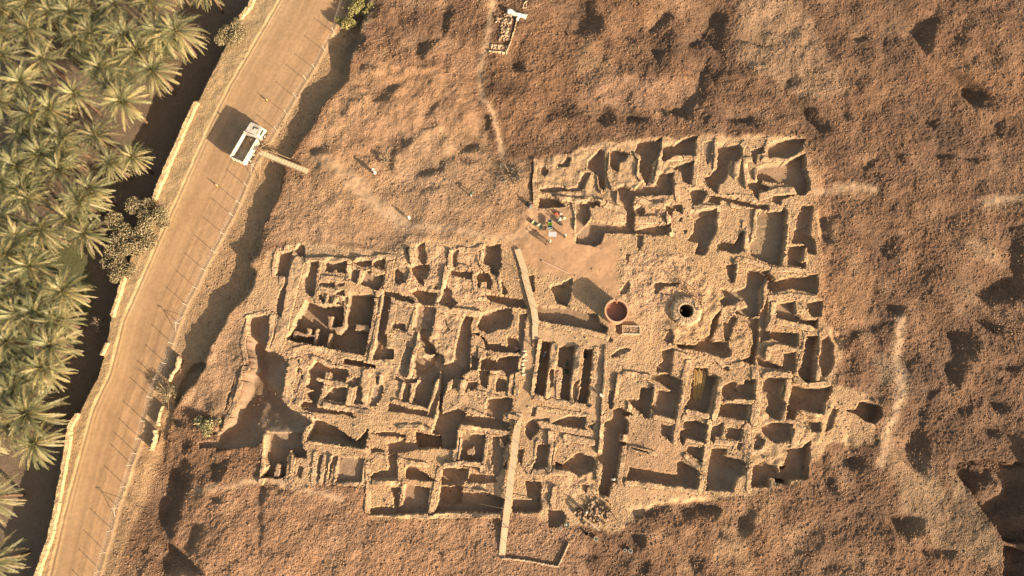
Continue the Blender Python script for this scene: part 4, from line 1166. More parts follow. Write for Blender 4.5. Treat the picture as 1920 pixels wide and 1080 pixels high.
# ---------------------------------------------------------------- tipper truck
def truck():
    r = empty("dump_truck", (*px(474, 276, ROADZ)[:2], ROADZ + .02), math.atan2(72, 33)); tag(r, "dusty white tipper truck parked on the sandy road with its back open to the sky", "truck")
    f = MB(); f.box((-.3, .42, .78), (6.8, .14, .26)); f.box((-.3, -.42, .78), (6.8, .14, .26))
    for x in (-3.2, -1.5, .2, 1.9): f.box((x, 0, .78), (.14, .8, .2))
    f.box((3.45, 0, .62), (.3, 2.4, .34)); f.build("chassis", M_black, r, bevel=.02)
    c = MB()
    prof = [(1.45, .75), (1.45, 2.62), (1.65, 2.78), (3.05, 2.74), (3.32, 2.55), (3.62, 1.65), (3.66, .75)]
    for s in (-1, 1): pass
    n = len(prof); vs = [(x, -1.24, z) for x, z in prof] + [(x, 1.24, z) for x, z in prof]
    c.add(vs, [tuple(range(n)), tuple(range(n, 2 * n))[::-1]] + [(i, i + n, (i + 1) % n + n, (i + 1) % n) for i in range(n)]); cb = c.build("cab", M_white, r, bevel=.05)
    g = MB(); g.add([(3.345, -1.08, 2.48), (3.345, 1.08, 2.48), (3.60, 1.12, 1.75), (3.60, -1.12, 1.75)], [(0, 1, 2, 3)])
    v = g.v; g.v = [(x + .03, y, z) for x, y, z in v] + [(x - .02, y, z) for x, y, z in v]; g.f = [(0, 3, 2, 1), (4, 5, 6, 7), (0, 1, 5, 4), (1, 2, 6, 5), (2, 3, 7, 6), (3, 0, 4, 7)]; g.build("windscreen", M_glass, r)
    h = MB(); h.box((2.6, .1, 2.80), (.55, .18, .06)); h.box((2.75, -.45, 2.80), (.18, .62, .07)); h.build("roof_vent", M_black, r, bevel=.01)
    h = MB(); h.box((3.25, 0, 2.72), (.30, 2.3, .06), (0, .25, 0)); h.build("sun_visor", M_white, r, bevel=.01)
    for s in (-1, 1):
        w = MB(); w.box((2.55, s * 1.26, 2.15), (1.1, .03, .62)); w.build("side_window", M_glass, r)
        w = MB(); w.tube([(3.3, s * 1.22, 2.3), (3.45, s * 1.5, 2.3)], .025, 6); w.box((3.45, s * 1.56, 2.15), (.08, .20, .45)); w.build("mirror", M_black, r, bevel=.02)
        w = MB(); w.box((3.68, s * .9, .98), (.05, .34, .22)); w.build("headlight", M_glass, r, bevel=.02)
        for x in (2.55, -1.35, -2.65):
            t = MB(); y = s * 1.12; t.tube([(x, y - .16, .52), (x, y - .13, .52), (x, y + .13, .52), (x, y + .16, .52)], [.42, .52, .52, .42], 24); wh = t.build("wheel", M_black, r, smooth=False)
            t = MB(); t.tube([(x, y + s * .15, .52), (x, y + s * .19, .52)], [.26, .22], 16); t.build("rim", M_post, wh)
        fl = MB(); fl.box((2.55, s * 1.15, 1.08), (1.25, .34, .06)); fl.box((-2.0, s * 1.15, 1.10), (2.5, .36, .05)); fl.build("mudguard", M_black, r, bevel=.02)
    tk = MB(); tk.tube([(-.1, -1.0, .72), (1.0, -1.0, .72)], .28, 16); tk.build("fuel_tank", M_post, r)
    b = MB(); b.box((-1.35, 0, 1.20), (4.9, 2.5, .10)); b.build("bed_floor", M_bed, r)
    for s in (-1, 1):
        w = MB(); w.box((-1.35, s * 1.29, 1.93), (4.9, .07, 1.36)); w.box((-1.35, s * 1.31, 2.64), (5.0, .15, .12)); w.box((-1.35, s * 1.34, 1.25), (4.9, .12, .12))
        for k in range(7): w.box((-3.6 + k * .75, s * 1.37, 1.93), (.10, .10, 1.3))
        w.build("bed_side", M_white, r, bevel=.015)
    w = MB(); w.box((-3.84, 0, 1.93), (.08, 2.5, 1.36)); w.box((-3.86, 0, 2.64), (.14, 2.72, .10)); [w.box((-3.92, y, 1.9), (.08, .1, 1.3)) for y in (-1, -.35, .35, 1)]; w.build("tailgate", M_white, r, bevel=.015)
    w = MB(); w.box((1.14, 0, 2.1), (.08, 2.5, 1.7)); w.box((1.22, 0, 2.98), (.25, 2.6, .06)); w.build("headboard", M_white, r, bevel=.015)
    # the load
    q = np.random.RandomState(3); nx, ny = 26, 18; gx, gy = np.meshgrid(np.linspace(-1.25, 1.05, nx), np.linspace(-1.22, 1.22, ny)); zz = 1.27 + 1.15 * np.exp(-((gx - .6) / .95) ** 2 - ((gy + .35) / .9) ** 2) + .05 * q.rand(ny, nx); zz[:, 0] = 1.24
    id_ = np.arange(nx * ny).reshape(ny, nx); Fq = np.stack([id_[:-1, :-1], id_[:-1, 1:], id_[1:, 1:], id_[1:, :-1]], -1).reshape(-1, 4); V = np.stack([gx, gy, zz], -1).reshape(-1, 3)
    me = mesh_np("earth_load", V, Fq, [M_ground], np.ones((nx * ny, 3)) * C3(0.253, 0.182, 0.110)); o = link(bpy.data.objects.new("earth_load", me)); o.location = r.location; o.rotation_euler = r.rotation_euler
    tag(o, "small heap of dug earth in the front of the truck's open back", "earth heap")
truck()
# ---------------------------------------------------------------- timber chute from the mound edge down to the truck
def W3(u, v, z): return Vector(px(u, v, z))
def chute():
    a, b = W3(577, 322, .12), W3(486, 286, .75); r = empty("timber_chute", a); tag(r, "sloping timber chute on crooked poles, reaching from the mound edge to the truck", "chute")
    d = (b - a); L = d.length; yaw = math.atan2(d.y, d.x); pit = -math.atan2(d.z, math.hypot(d.x, d.y)); mb = MB()
    for k in range(4):
        off = Vector((-math.sin(yaw), math.cos(yaw), 0)) * (k - 1.5) * .22; mb.box(d * .5 + off, (L, .205, .05), (0, pit, yaw))
    for k in range(16): mb.box(d * ((k + .5) / 16) + Vector((0, 0, .045)), (.07, .88, .04), (0, pit, yaw))
    mb.build("deck", M_wood, r)
    for s in (-1, 1):
        mb = MB(); off = Vector((-math.sin(yaw), math.cos(yaw), 0)) * .48 * s; mb.tube([off + Vector((0, 0, .15)), d * .5 + off + Vector((0, 0, .2)), d + off + Vector((0, 0, .15))], .045, 6); mb.build("side_rail", M_pole, r)
    for (u0, v0, z0, u1, v1, z1) in ((486,336,-1.9, 490,284,.9), (518,262,-1.2, 488,277,.8), (500,272,-1.9, 497,280,.9), (494,300,-1.9, 505,296,.7), (512,305,-1.8, 500,290,.7), (545,298,-.2, 500,282,1.0), (530,305,-1.0, 512,284,.8), (525,290,-1.3, 508,280,.8), (478,300,-1.9, 488,278,.8)):
        mb = MB(); mb.tube([W3(u0, v0, z0) - a, (W3(u0, v0, z0) + W3(u1, v1, z1)) / 2 - a + Vector((.05, .05, 0)), W3(u1, v1, z1) - a], [.05, .045, .035], 6); mb.build("pole", M_pole, r)
chute()
# ---------------------------------------------------------------- boardwalks
def boardwalk(pts, wd, label, rails):
    P = [W3(*p) for p in pts]; o = P[0].copy(); r = empty("boardwalk", o); tag(r, label, "boardwalk", "timber boardwalks")
    mb = MB()
    for i in range(len(P) - 1):
        d = P[i + 1] - P[i]; n = max(1, int(d.length / .24)); yaw = math.atan2(d.y, d.x); pit = -math.atan2(d.z, math.hypot(d.x, d.y))
        for k in range(n): mb.box(P[i] - o + d * ((k + .5) / n) + Vector((0, 0, rnd.uniform(-.006, .006))), (.225, wd * rnd.uniform(.985, 1.015), .045), (0, pit, yaw + rnd.uniform(-.01, .01)))
    mb.build("deck", M_wood, r, bevel=.004)
    side = {}
    for s in (-1, 1):
        mb = MB(); 
        line = []
        for i, p in enumerate(P):
            d = (P[min(i + 1, len(P) - 1)] - P[max(i - 1, 0)]); nrm = Vector((-d.y, d.x, 0)).normalized(); line.append(p - o + nrm * (wd / 2 - .06) * s - Vector((0, 0, .09)))
        for i in range(len(line) - 1): mb.tube([line[i], line[i + 1]], .05, 5)
        mb.build("bearer", M_pole, r); 
        if s in rails:
            rl = MB(); tp = []
            for i in range(len(line) - 1):
                m = max(1, int((line[i + 1] - line[i]).length / 2.0))
                for k in range(m + (i == len(line) - 2)):
                    q = line[i].lerp(line[i + 1], k / m); g = gtop(q.x + o.x, q.y + o.y) - o.z; pm = MB(); pm.tube([Vector((q.x, q.y, min(g, q.z) - .1)), q + Vector((0, 0, 1.05))], .035, 6); pm.build("post", M_pole, r); tp.append(q + Vector((0, 0, 1.0)))
            rl.tube(tp, .012, 4, False); rl.tube([p - Vector((0, 0, .45)) for p in tp], .012, 4, False); rl.build("rope", M_wood, r)
boardwalk([(970,467,.25), (985,513,.35)], 1.05, "uppermost timber boardwalk section, beginning at the open sandy yard", (-1,))
boardwalk([(983,514,.30), (1001,580,.42), (1005,610,.30)], 1.05, "middle timber boardwalk section crossing the northern rubble rooms", (-1, 1))
boardwalk([(1003,609,.22), (1003.5,636,.18)], .95, "shortest timber boardwalk section, stepping down onto the trench platform", ())
boardwalk([(974,775,.25), (966,830,.7), (960,880,.85), (953,940,.9), (947,988,.8)], 1.05, "long southern timber boardwalk on a raised track between the rubble rooms", (-1, 1))
boardwalk([(946.5,989,.72), (941,1043,.12)], 1.0, "lowest timber boardwalk section, ending at the bent mud kerb", (1,))
mb = MB(); a, b = W3(958, 935, .9), W3(997, 936, .2); mb.box((a + b) / 2, ((b - a).length, .10, .05), (0, .15, math.atan2((b - a).y, (b - a).x))); tag(mb.build("plank", M_wood), "narrow pale plank lying across a pit right of the southern boardwalk", "plank")
mb = MB(); a, b = W3(900, 945, -.9), W3(941, 953, .1); mb.tube([a, b], .05, 6); tag(mb.build("pole", M_wood), "thin pale pole lying in the shaded pit left of the southern boardwalk", "pole")
a, b = W3(1016, 489, .06), W3(1067, 513, .06); mb = MB(); mb.box((a + b) / 2 + Vector((0, 0, .04)), ((b - a).length, .22, .09), (0, 0, math.atan2((b - a).y, (b - a).x))); tag(mb.build("long_plank", mat("pink_board", (.58, .38, .27), .9), bevel=.01), "long narrow pinkish plank lying on the sandy yard", "plank")
# ---------------------------------------------------------------- tank, well, little tomb
def tank():
    x, y, _ = px(1153, 588, 0); g = -.25; r = empty("round_tank", (x, y, g)); tag(r, "round open topped rust brown tank casting a long shadow over the rubble", "tank")
    mb = MB(); mb.lathe([(1.93, -.3), (1.93, .08), (1.97, .10), (1.97, .18), (1.92, .20), (1.92, 1.45), (1.96, 1.47), (1.96, 1.55), (1.92, 1.57), (1.92, 2.50), (1.78, 2.50), (1.78, .9)], 64); o = mb.build("shell", M_rust, r, True)
    mb = MB(); mb.lathe([(1.74, 2.45), (1.74, 2.58), (2.02, 2.58), (2.02, 2.45), (1.74, 2.45)], 64); mb.build("rim", mat("rim_steel", (.62, .36, .22), .7, .12, 2, .01, 10, dirt=(.52, .34, .22)), r, False)
    mb = MB(); mb.lathe([(0, 1.45), (1.0, 1.47), (1.79, 1.45)], 48); mb.build("sediment", mat("dark_sediment", (.30, .135, .085), .7, .15, 2, .02, 6), r)  # fill inside the tank, coloured dark red-brown
    mb = MB(); mb.tube([(.1, 1.95, 2.64), (.05, 1.55, 2.66), (.05, 1.45, 2.5), (.05, 1.42, 1.75)], .07, 8); mb.build("inlet_pipe", M_rust, r, True)
tank()
def well():
    x, y, _ = px(1286, 583, .3); r = empty("stone_well", (x, y, -.4)); tag(r, "round stone lined well with a black mouth, ringed by a collar of packed earth", "well")
    n = 72; q = np.random.RandomState(5); pr = [(2.75, -.2), (2.62, .55), (2.40, .92), (1.9, 1.0), (1.35, 1.0), (1.16, 1.02), (1.12, .8), (1.12, -3), (1.12, -9), (0, -9)]
    V = []; Fq = []; C = []
    for i, (rad, z) in enumerate(pr):
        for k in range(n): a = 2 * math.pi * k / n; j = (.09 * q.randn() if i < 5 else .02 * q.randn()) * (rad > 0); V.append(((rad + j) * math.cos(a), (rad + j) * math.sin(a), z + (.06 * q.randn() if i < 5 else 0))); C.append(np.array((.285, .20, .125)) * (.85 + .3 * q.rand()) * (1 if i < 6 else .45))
    for i in range(len(pr) - 1):
        for k in range(n): Fq.append((i * n + k, i * n + (k + 1) % n, (i + 1) * n + (k + 1) % n, (i + 1) * n + k))
    link(bpy.data.objects.new("collar", mesh_np("collar", V, Fq, [M_wall], np.array(C)[:, :3])), r)
    ring = [(1.34 * math.cos(t), 1.34 * math.sin(t)) for t in np.linspace(0, 6.28, 26)[:-1]]
    mb = MB(); [mb.box((a, b, 1.04), (.30, .24, .16), (rnd.uniform(-.1, .1), rnd.uniform(-.1, .1), math.atan2(b, a)), .85) for a, b in ring]; mb.build("curb_stones", mat("curb_stone", (.50, .37, .25), .95, .25, 3), r, bevel=.02)
    fr_ = empty("well_frame", px(1300, 552, 0)); tag(fr_, "leaning frame of dark poles and netting standing behind the well", "frame"); o = Vector(fr_.location)
    pp = dict(a=W3(1277,542,.3), b=W3(1276,524,1.2), c=W3(1304,543,1.2), d=W3(1307,559,.4), e=W3(1293,570,.6), f=W3(1314,561,.2))
    for n1, n2 in ("ab", "bc", "cd", "ad", "ac", "de", "df"): mb = MB(); mb.tube([pp[n1] - o, pp[n2] - o], .05, 6); mb.build("pole", M_dark, fr_)
    net = MB()
    for t in np.linspace(.1, .9, 8): net.tube([pp['a'].lerp(pp['d'], t) - o, pp['b'].lerp(pp['c'], t) - o], .012, 4); 
    for t in (.3, .6): net.tube([pp['a'].lerp(pp['b'], t) - o, pp['d'].lerp(pp['c'], t) - o], .012, 4)
    net.build("netting", M_dark, fr_)
    mb = MB()
    for t in np.linspace(0, 6.2, 14): mb.tube([(1.0 * math.cos(t) * .6 + rnd.uniform(-.1, .1), .8 * math.sin(t), rnd.uniform(0, .15)), (1.0 * math.cos(t + .9) * .6, .8 * math.sin(t + .9), rnd.uniform(0, .2))], .035, 5)
    o2 = mb.build("cable_coil", M_dark); o2.location = (*px(1309, 573, .65)[:2], .62); tag(o2, "tangled dark hose lying on the right edge of the well collar", "hose")
well()
# the well shaft must reach down through the ground sheet: the sheet is opened under it
def open_ground(x, y, rad):
    me = bpy.data.objects["ground"].data; bm = bmesh.new(); bm.from_mesh(me); kill = [f for f in bm.faces if (f.calc_center_median().xy - Vector((x, y))).length < rad]; bmesh.ops.delete(bm, geom=kill, context='FACES'); bm.to_mesh(me); bm.free()
def tomb():
    x, y, _ = px(1183, 619, .2); r = empty("small_tomb", (x, y, gz(x, y)), -.03); tag(r, "small rectangular stone surround filled with gravel, right under the rusty tank", "tomb")
    mp = mat("pale_plaster", (.52, .40, .28), .9, .15, 4, .02, 12)
    for cx, cy, sx, sy in ((0, .65, 3.0, .2), (0, -.65, 3.0, .2), (-1.42, 0, .18, 1.1), (1.42, 0, .18, 1.1)): mb = MB(); mb.box((cx, cy, .22), (sx, sy, .55)); mb.build("side_slab", mp, r, bevel=.04)
    n = 140; xyz = np.stack([(R.rand(n) - .5) * 2.5, (R.rand(n) - .5) * 1.0, .28 + .06 * R.rand(n)], 1); o = stones("gravel_fill", xyz, .08 + .08 * R.rand(n), np.ones((n, 3)) * C3(0.253, 0.176, 0.116) * (.7 + .5 * R.rand(n, 1)), M_rock); o.parent = r
    mb = MB(); mb.box((0, 0, .1), (2.7, 1.1, .35)); mb.build("earth_fill", mat("earth_fill", (.42, .29, .18), .95, .2, 4), r)
tomb()
x, y, _ = px(1178, 659, 0); n = 90; t = R.rand(n); xyz = np.stack([(t - .5) * 3.6, (t - .5) * 1.0 + (R.rand(n) - .5) * .7, .1 * R.rand(n)], 1)
gv = stones("stone_heap", xyz, .10 + .12 * R.rand(n), np.ones((n, 3)) * C3(0.303, 0.220, 0.149) * (.75 + .5 * R.rand(n, 1)), M_rock); gv.location = (x, y, gz(x, y)); tag(gv, "long low heap of stones like a grave, below the small tomb", kind="stuff")
# ---------------------------------------------------------------- white sheet at the top, and the stone setting beside it
def sheet():
    r = empty("white_sheet", px(970, 24, .9)); tag(r, "bright white sheet draped over a beam at the top edge", "sheet"); o = Vector(r.location)
    def drape(pts, wd, name):
        V = []; F = []; n = 9; q = np.random.RandomState(4)
        for i, p in enumerate(pts):
            d = pts[min(i + 1, len(pts) - 1)] - pts[max(0, i - 1)]; nr = Vector((-d.y, d.x, 0)).normalized()
            for k in range(n): t = k / (n - 1) * 2 - 1; V.append(p - o + nr * t * wd / 2 * (1 + .12 * q.randn() * abs(t)) + Vector((0, 0, -.55 * abs(t) ** 2 + .05 * q.randn())))
        for i in range(len(pts) - 1):
            for k in range(n - 1): F.append((i * n + k, i * n + k + 1, (i + 1) * n + k + 1, (i + 1) * n + k))
        me = mesh_np(name, [tuple(v) for v in V], F, [M_cloth_w], smooth=True); ob = link(bpy.data.objects.new(name, me), r); m = ob.modifiers.new("thick", 'SOLIDIFY'); m.thickness = .03
    A = [W3(951, 18, 1.0).lerp(W3(988, 30, .8), t) + Vector((0, .12 * math.sin(9 * t), .08 * math.sin(14 * t))) for t in np.linspace(0, 1, 15)]; drape(A, .95, "cloth"); drape([W3(973, 26, .85).lerp(W3(969, 38, .6), t) for t in np.linspace(0, 1, 6)], .75, "hanging_end")
    mb = MB(); mb.tube([W3(950, 17, .85) - o, W3(989, 30, .7) - o], .06, 6); mb.build("beam", M_pole, r)
    for u, v in ((951, 17), (987, 30)): mb = MB(); mb.tube([W3(u, v, -.2) - o, W3(u, v, .9) - o], .06, 6); mb.build("post", M_pole, r)
sheet()
x, y, _ = px(945, 62, 0); xyz = []; 
for u, v, ru, rv, m in ((950,30,9,3,16),(950,42,9,6,40),(934,40,5,5,16),(946,58,7,7,36),(945,73,9,5,34),(936,91,16,5,60)):
    for k in range(m): xyz.append(np.array(px(u + (R.rand() * 2 - 1) * ru, v + (R.rand() * 2 - 1) * rv, .05)) - np.array([x, y, -gz(x, y) * 0]))
xyz = np.array(xyz); xyz[:, 2] = [gz(a + x, b + y) + .05 for a, b in xyz[:, :2]]
gv = stones("stone_setting", xyz, .13 + .16 * R.rand(len(xyz)), np.ones((len(xyz), 3)) * C3(0.286, 0.198, 0.132) * (.7 + .5 * R.rand(len(xyz), 1)), M_rock, .8); gv.location = (x, y, 0); tag(gv, "rough stones in rows beside the thin wall at the top", kind="stuff")
r = empty("broken_frame", px(983, 8, .3)); tag(r, "small pale broken frame right of the white sheet", "frame"); o = Vector(r.location)
for k, (a, b) in enumerate((((981,14),(982,7)),((982,7),(988,2)),((987,15),(987,7)),((980,15),(986,15)))): mb = MB(); mb.box((W3(*a, .3) + W3(*b, .3)) / 2 - o, ((W3(*a, .3) - W3(*b, .3)).length + .1, .16, .12), (0, 0, math.atan2((W3(*b, 0) - W3(*a, 0)).y, (W3(*b, 0) - W3(*a, 0)).x))); mb.build("rail", M_wood, r)
# ---------------------------------------------------------------- palm logs in their pit
for k in range(9):
    a = W3(1303 + k * 2.6, 692 + (k % 3) * 2, -.55 - .03 * (k % 2)); b = W3(1300 + k * 1.9, 745 + (k % 4) * 2, -1.25); mb = MB(); mb.tube([a - a, (b - a) / 2 + Vector((rnd.uniform(-.08, .08), 0, .03)), b - a], [.075, .07, .055], 7)
    lo = mb.build("palm_pole", mat("golden_pole", (.50, .33, .13), .85, .2, 5) if k == 0 else bpy.data.materials["golden_pole"]); lo.location = a; tag(lo, ["leftmost", "second", "third", "fourth", "middle", "sixth", "seventh", "eighth", "rightmost"][k] + " golden pole of the row leaning in the sunken room, counted from the left", "pole", "golden poles in the sunken room")
# ---------------------------------------------------------------- timber heap in the south
gt = "timbers of the heap south of the alley"
for k, (u0, v0, z0, u1, v1, z1, rad, m) in enumerate(((1093,970,.5, 1124,995,.35, .17, M_bed), (1092,976,.2, 1112,994,.15, .06, M_pole), (1094,974,.3, 1116,994,.2, .06, M_pole), (1117,968,.6, 1134,986,.3, .07, M_dark), (1132,940,.9, 1158,978,.3, .09, M_dark), (1143,966,.3, 1158,979,.4, .10, M_pole), (1104,950,.4, 1118,975,.3, .06, M_pole), (1084,945,.5, 1100,960,.2, .07, M_wood))):
    lab = ["thick grey beam, stoutest of the timber heap", "thin pole along the lower left of the timber heap", "thin pole between the grey beam and the lowest pole", "dark pole behind the grey beam in the heap", "long dark pole at the upper right of the timber heap", "short pole at the right end of the timber heap", "thin pole crossing the middle of the timber heap", "pale stick at the upper left of the timber heap"][k]
    a, b = W3(u0, v0, z0), W3(u1, v1, z1); mb = MB(); mb.tube([(0, 0, 0), (b - a) * .5 + Vector((.03, .04, 0)), b - a], [rad, rad * .95, rad * .8], 7); ob = mb.build("beam" if rad > .1 else "pole", m); ob.location = a; tag(ob, lab, "timber", gt)
n = 120; c0 = px(1115, 962, 0); xyz = np.array([np.array(px(1115 + R.randn() * 16, 962 + R.randn() * 11, .1)) - np.array(c0) for _ in range(n)]); xyz[:, 2] = .08 + .3 * R.rand(n)
gv = stones("stone_heap", xyz, .14 + .22 * R.rand(n), np.ones((n, 3)) * C3(0.20, 0.14, 0.095) * (.5 + .8 * R.rand(n, 1)), M_rock, .9); gv.location = (c0[0], c0[1], gz(c0[0], c0[1])); tag(gv, "jumbled heap of big stones under the timbers south of the alley", kind="stuff")
# ---------------------------------------------------------------- things in the yard
def bucket(u, v, rad, h, m, label, cat="bucket", fill=None):
    x, y, _ = px(u, v, 0); r = empty(cat.replace(" ", "_"), (x, y, gtop(x, y))); mb = MB(); mb.lathe([(0, .02), (rad * .75, .02), (rad, h), (rad * .93, h), (rad * .7, .06), (0, .06)], 20); mb.build("body", m, r, True)
    mb = MB(); mb.lathe([(rad * .95, h - .02), (rad * 1.08, h - .02), (rad * 1.08, h + .04), (rad * .95, h + .04), (rad * .95, h - .02)], 20); mb.build("rim", m, r)
    if fill: mb = MB(); mb.lathe([(0, h * .9), (rad * .5, h * .86), (rad * .88, h * .7)], 16); mb.build("contents", fill, r)
    return tag(r, label, cat)
def barrow(u, v, yaw, label):
    x, y, _ = px(u, v, .2); r = empty("wheelbarrow", (x, y, gtop(x, y)), yaw); tag(r, label, "wheelbarrow"); g = mat("olive_paint", (.30, .30, .18), .6, .15, 3, dirt=(.4, .3, .18)) if "olive_paint" not in bpy.data.materials else bpy.data.materials["olive_paint"]
    mb = MB(); a, b = [(-.5, -.38), (.5, -.38), (.5, .38), (-.5, .38)], [(-.28, -.22), (.25, -.22), (.25, .22), (-.28, .22)]
    mb.add([(p[0], p[1], .68) for p in a] + [(p[0], p[1], .36) for p in b] + [(p[0] * .92, p[1] * .92, .68) for p in a] + [(p[0] * .92, p[1] * .92, .39) for p in b], [(0, 1, 5, 4), (1, 2, 6, 5), (2, 3, 7, 6), (3, 0, 4, 7), (4, 5, 6, 7), (9, 8, 12, 13), (10, 9, 13, 14), (11, 10, 14, 15), (8, 11, 15, 12), (15, 14, 13, 12), (0, 8, 9, 1), (1, 9, 10, 2), (2, 10, 11, 3), (3, 11, 8, 0)]); mb.build("tray", g, r)
    mb = MB(); mb.tube([(.72, -.05, .2), (.72, .05, .2)], .2, 16); mb.build("wheel", M_black, r)
    for s in (-1, 1): mb = MB(); mb.tube([(.75, s * .12, .2), (0, s * .24, .34), (-.95, s * .3, .55)], .022, 6); mb.tube([(-.3, s * .25, .4), (-.38, s * .3, 0)], .02, 6); mb.build("handle", M_pole, r)
barrow(1002.5, 420, 2.5, "upper olive wheelbarrow in the workers' yard, left of the blue and green table"); barrow(1013, 426, 2.2, "lower olive wheelbarrow in the workers' yard, touching the other one")
def table(u, v, L, Wd, h, yaw, top, label, cat="table"):
    x, y, _ = px(u, v, h); r = empty("table", (x, y, gz(x, y)), yaw); tag(r, label, cat); mb = MB(); mb.box((0, 0, h), (L, Wd, .04)); mb.build("table_top", top, r, bevel=.01)
    for sx in (-1, 1):
        for sy in (-1, 1): mb = MB(); mb.tube([(sx * (L / 2 - .08), sy * (Wd / 2 - .08), -.05), (sx * (L / 2 - .08), sy * (Wd / 2 - .08), h - .02)], .025, 6); mb.build("leg", M_post, r)
    return r
table(1036, 439, 1.35, .85, .78, -.05, mat("pale_laminate", (.60, .58, .60), .5, .05, 2), "white topped table in the workers' yard")
tb = table(1031.5, 421, .75, 1.7, .62, .03, mat("slate_top", (.20, .20, .24), .6, .1, 3), "narrow table loaded with green and blue crates in the workers' yard")
def crate(u, v, z, sx, sy, sz, colr, label):
    x, y, _ = px(u, v, z + sz); r = empty("crate", (x, y, z), .03); tag(r, label, "crate"); m = mat("plastic", colr, .5, .08, 2); mb = MB()
    for a, b, c_, d in ((0, sy / 2, sx, .04), (0, -sy / 2, sx, .04), (sx / 2, 0, .04, sy - .04), (-sx / 2, 0, .04, sy - .04)): mb.box((a, b, sz / 2), (c_, d, sz))
    mb.build("side", m, r, bevel=.008); mb = MB(); mb.box((0, 0, .03), (sx - .04, sy - .04, .04)); mb.build("floor", m, r)
zt_ = tb.location.z + .645
crate(1031.3, 419.5, zt_, .6, .5, .26, (.30, .48, .02), "lime green crate in the middle of the narrow table"); crate(1031.5, 424.5, zt_, .6, .34, .22, (.02, .06, .14), "dark blue crate below the lime green one on the narrow table"); crate(1031.5, 428.6, zt_, .6, .34, .2, (.42, .56, .52), "pale aqua crate at the lower end of the narrow table"); crate(1031, 413.5, zt_, .55, .5, .22, (.20, .20, .28), "slate grey crate at the upper end of the narrow table")
def heap_cloth(u, v, sx, sy, h, m, label, name="cloth_bundle", z=None):
    x, y, _ = px(u, v, 0); n, k_ = 26, 9; V = []; F = []; q = random.Random(int(u * 7 + v))
    for i in range(k_):
        rr0 = (i / (k_ - 1)) ** .8
        for k in range(n):
            a = 2 * math.pi * k / n; w = 1 + .22 * math.sin(3 * a + u) + .12 * math.sin(7 * a + v); V.append((sx / 2 * rr0 * w * math.cos(a), sy / 2 * rr0 * w * math.sin(a), h * (1 - rr0 ** 2) * (1 + .25 * math.sin(5 * a + 4 * rr0)) + q.uniform(-.02, .02)))
    for i in range(k_ - 1):
        for k in range(n): F.append((i * n + k, i * n + (k + 1) % n, (i + 1) * n + (k + 1) % n, (i + 1) * n + k))
    mb = MB(); mb.add(V, F); o = mb.build(name, m, smooth=True); o.location = (x, y, (gtop(x, y) if z is None else z) + .01); return tag(o, label, "bag" if "sack" in name else "cloth bundle")
heap_cloth(1043, 401, 1.1, .5, .4, C_red, "crumpled red and orange cloth at the top of the workers' yard"); heap_cloth(1050, 402, .7, .6, .45, C_pink, "crumpled pink bundle right of the red cloth"); heap_cloth(1057, 409, .7, .6, .4, C_cream, "cream bundle beside the crouching worker in black")
heap_cloth(969, 653, .9, .7, .5, C_pink, "pink bundle at the bottom of the deep slot left of the trench platform", z=-.9)
sp_ = [(982,658),(984,664),(980,668),(983,675),(979,683),(980,690),(979,696),(981,702)]
for k, (u, v) in enumerate(sp_):
    o = heap_cloth(u, v, .85, .45, .32, C_cream, ["topmost pale sack of the row along the platform's left edge", "second pale sack from the top of the row on the platform's left edge", "third pale sack in the row on the platform's left edge", "fourth pale sack in the row on the platform's left edge", "fifth pale sack in the row on the platform's left edge", "third pale sack from the bottom of the row on the platform", "second pale sack from the bottom of the row on the platform", "lowest pale sack of the row along the platform's left edge"][k], "sack"); o["group"] = "sacks along the platform edge"; o["category"] = "sack"
bucket(1062, 984, .38, .7, mat("olive_drum", (.30, .32, .12), .6), "open olive drum standing alone left of the timber heap", "drum", C_white)
bucket(1099, 1000, .25, .35, M_black, "black bucket below the timber heap"); bucket(1117, 1010, .33, .4, mat("cream_paint", (.7, .62, .45), .6), "cream tub below the timber heap", "tub")
bucket(1051, 990, .2, .3, C_white, "small white pail beside the olive drum", "pail"); bucket(1172, 1032, .22, .45, C_white, "slim white canister on the stony slope in the south", "canister"); bucket(1182, 1033, .30, .5, C_white, "fatter white canister on the stony slope in the south", "canister")
for u, v, lab in ((501.5, 189, "orange road marker on the sand above the truck"), (408, 349, "orange road marker on the sand below the truck")):
    x, y, _ = px(u, v, ROADZ); r = empty("traffic_cone", (x, y, ROADZ + .01)); tag(r, lab, "traffic cone", "orange road markers"); mo = bpy.data.materials.get("orange_plastic") or mat("orange_plastic", (.75, .24, .03), .5, .05, 2)
    mb = MB(); mb.lathe([(.2, .03), (.16, .1), (.04, .95), (0, .96)], 16); mb.build("cone", mo, r, True); mb = MB(); mb.box((0, 0, .02), (.46, .46, .05)); mb.build("base", M_black, r, bevel=.01); mb = MB(); mb.lathe([(.118, .42), (.121, .43), (.093, .62), (.09, .61)], 16); mb.build("band", C_white, r)
# stepped plank ladder poles of the small fenced rubble slope beside the northern boardwalk
rp = empty("rope_line", px(945, 450, 0)); tag(rp, "rope line on thin stakes round the striped slope left of the top boardwalk", "rope line"); o = Vector(rp.location)
st = [(939,448),(948,446),(965,462),(957,500),(946,512),(952,490)]
for u, v in st: mb = MB(); g = W3(u, v, 0); mb.tube([g - o, g - o + Vector((0, 0, .9))], .03, 5); mb.build("stake", M_pole, rp)
mb = MB(); mb.tube([W3(u, v, .85) - o for u, v in st], .018, 4, False); mb.build("rope", M_dark, rp)
